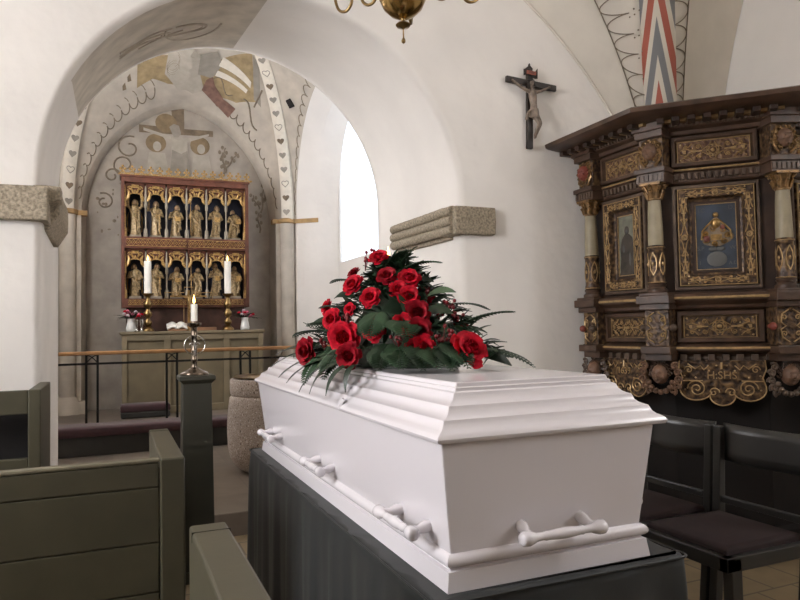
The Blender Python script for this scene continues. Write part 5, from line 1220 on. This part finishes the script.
for i in range(15):
    x = rx0+.02+(rx1-rx0-.04)*i/14
    mb.tube([(x-.052, 9.30, 3.355), (x-.02, 9.295, 3.385), (x, 9.29, 3.41)], .009, 5); mb.tube([(x+.052, 9.30, 3.355), (x+.02, 9.295, 3.385), (x, 9.29, 3.41)], .009, 5)
    mb.tube([(x, 9.29, 3.355), (x, 9.29, 3.455)], .006, 5)
    for dx, dz in ((-.026, 3.428), (.026, 3.428), (0, 3.462)): mb.ell((x+dx, 9.29, dz), .017, .012, .018, 7, 5)
    mb.ell((x+.058, 9.295, 3.372), .02, .012, .014, 7, 5)
mb.box(rx0-.01, rx1+.01, 9.285, 9.305, 3.352, 3.364)
build('cresting', mb, 'tracery', ap, smooth=50)

# on the altar
def candlestick(loc, label):
    t = thing('altar_candlestick', label, 'candlestick', loc, 'brass candlesticks on the altar')
    for nm, pr_ in (('foot', [(.075, 0), (.078, .012), (.068, .03), (.045, .05), (.028, .07)]), ('stem', [(.028, .065), (.05, .095), (.052, .12), (.026, .15), (.024, .17), (.05, .20), (.054, .23), (.028, .265), (.024, .29), (.048, .32), (.054, .35), (.03, .39), (.022, .42), (.028, .44)]), ('drip_pan', [(.028, .435), (.07, .47), (.075, .48), (.03, .4815), (.001, .4815)])):
        mb = MB(); mb.lathe(pr_, loc, 24); build(nm, mb, 'brass_dark', t, smooth=55)
candlestick((.413, 9.1, 1.33), 'brass altar candlestick left of the altar cross')
candlestick((1.405, 9.1, 1.33), 'brass altar candlestick right of the altar cross')
candle('altar_candle', (.413, 9.1, 1.812), .044, .41, 'thick white altar candle left of the altar cross', fl=.05)
candle('altar_candle', (1.405, 9.1, 1.812), .044, .43, 'thick white altar candle right of the altar cross', fl=.05)
def vase(x, y, label):
    t = thing('flower_vase', label, 'vase', (x, y, 1.33), 'white vases on the altar')
    mb = MB(); mb.lathe([(.05, 0), (.058, .01), (.06, .04), (.05, .09), (.042, .13), (.048, .165), (.044, .165), (.036, .13), (.001, .12)], (x, y, 1.33), 24); build('vase_body', mb, 'china', t, smooth=60)
def bouquet(x, y, label, seed):
    t = thing('flower_bouquet', label, 'flowers', (x, y, 1.47), 'bouquets on the altar'); rg = random.Random(seed)
    mb = MB()
    for i in range(46):
        a = rg.uniform(0, 2*pi); l = rg.uniform(.10, .215); el = rg.uniform(-.1, .9); d = V3((cos(a)*cos(el)*1.1, .6*sin(a)*cos(el), sin(el)*.62)); blade(mb, (x, y, 1.48), tuple(V3((x, y, 1.48))+d*l), rg.uniform(.008, .016), .02, 4)
    build('foliage', mb, 'leaf', t, smooth=0, fix=False)
    for i in range(12):
        a = rg.uniform(0, 2*pi); r_ = rg.uniform(.02, .17); p_ = (x+r_*cos(a), y-.03+.4*r_*sin(a), 1.56+rg.uniform(-.02, .05)-r_*.25)
        mb = MB()
        for q in range(7): mb.ell((p_[0]+.012*cos(q), p_[1]+.010*sin(q), p_[2]+.004*(q % 3)), .012, .010, .012, 7, 5)
        mb.tube([p_, (x, y, 1.47)], .002, 4); build('blossom', mb, ['pink', 'rose', 'pink', 'pale_petal'][i % 4], t, smooth=60)
vase(.215, 9.12, 'white vase at the left end of altar'); vase(1.63, 9.12, 'white vase at the right end of altar')
bouquet(.215, 9.12, 'pink and red bouquet in the left altar vase', 1); bouquet(1.63, 9.12, 'pink and red bouquet in the right altar vase', 2)
for i, (x, y, lb) in enumerate(((.278, 9.03, 'small slim silver beaker beside left altar vase'), (.335, 9.02, 'small slim silver beaker beside left altar candlestick'))):
    o = MB(); o.lathe([(.028, 0), (.03, .004), (.012, .02), (.010, .05), (.022, .08), (.026, .15), (.023, .15), (.018, .085), (.001, .07)], (x, y, 1.33), 18)
    tag(build('silver_beaker', o, 'silver', smooth=60), lb, 'beaker', 'silver beakers on the altar')
cr = thing('altar_cross', 'gilded outlined altar cross with a standing figure, before the altarpiece', 'cross', (.92, 9.22, 1.33))
mb = MB(); mb.lathe([(.05, 0), (.05, .02), (.04, .04), (.02, .06), (.015, .10)], (.92, 9.22, 1.33), 24); build('foot', mb, 'gold', cr, smooth=50)
OC = [(.86, 1.43), (.86, 1.735), (.622, 1.735), (.622, 1.83), (.865, 1.83), (.865, 1.90), (.975, 1.90), (.975, 1.83), (1.222, 1.83), (1.222, 1.735), (.98, 1.735), (.98, 1.43)]
mb = MB(); mb.tube([(x, 9.215, z) for x, z in OC], .0065, 4, closed=True); build('outline_frame', mb, 'gold_line', cr, smooth=0)
mb = MB(); mb.box(.905, .935, 9.205, 9.225, 1.40, 1.86); mb.box(.69, 1.15, 9.205, 9.225, 1.772, 1.792); build('inner_cross', mb, 'gold', cr, smooth=0, bv=.003)
CY = frame((.92, 9.185, 1.37), (1, 0, 0), (0, 0, 1), (0, -1, 0)) @ Matrix.Scale(1.02, 4)
skin_body('golden_figure', V_, E_, R_, 'gold', cr, CY)
bk = thing('open_book', 'open white book on a low stand at the altar', 'book', (.76, 9.09, 1.33))
mb = MB(); mb.loft([[(.65, 9.01, 1.331), (.87, 9.01, 1.331), (.87, 9.155, 1.331), (.65, 9.155, 1.331)], [(.65, 9.01, 1.35), (.87, 9.01, 1.35), (.87, 9.155, 1.41), (.65, 9.155, 1.41)]]); build('book_stand', mb, 'leather', bk, smooth=0)
for s in (-1, 1):
    mb = MB(); mb.grid(lambda u, v: (.76+s*.125*u, 9.005+.145*v, 1.356+.062*v+.032*sin(pi*min(1, u*1.1))**.8*(1-.3*u)+.006), 8, 3); o = build('pages', mb, 'paper', bk, smooth=60); q = o.modifiers.new('thick', 'SOLIDIFY'); q.thickness = .02
mb = MB(); mb.box(1.0, 1.25, 9.05, 9.2, 1.331, 1.372); tag(build('closed_book', mb, 'leather', smooth=0, bv=.004), 'closed tan book lying flat on the altar', 'book')
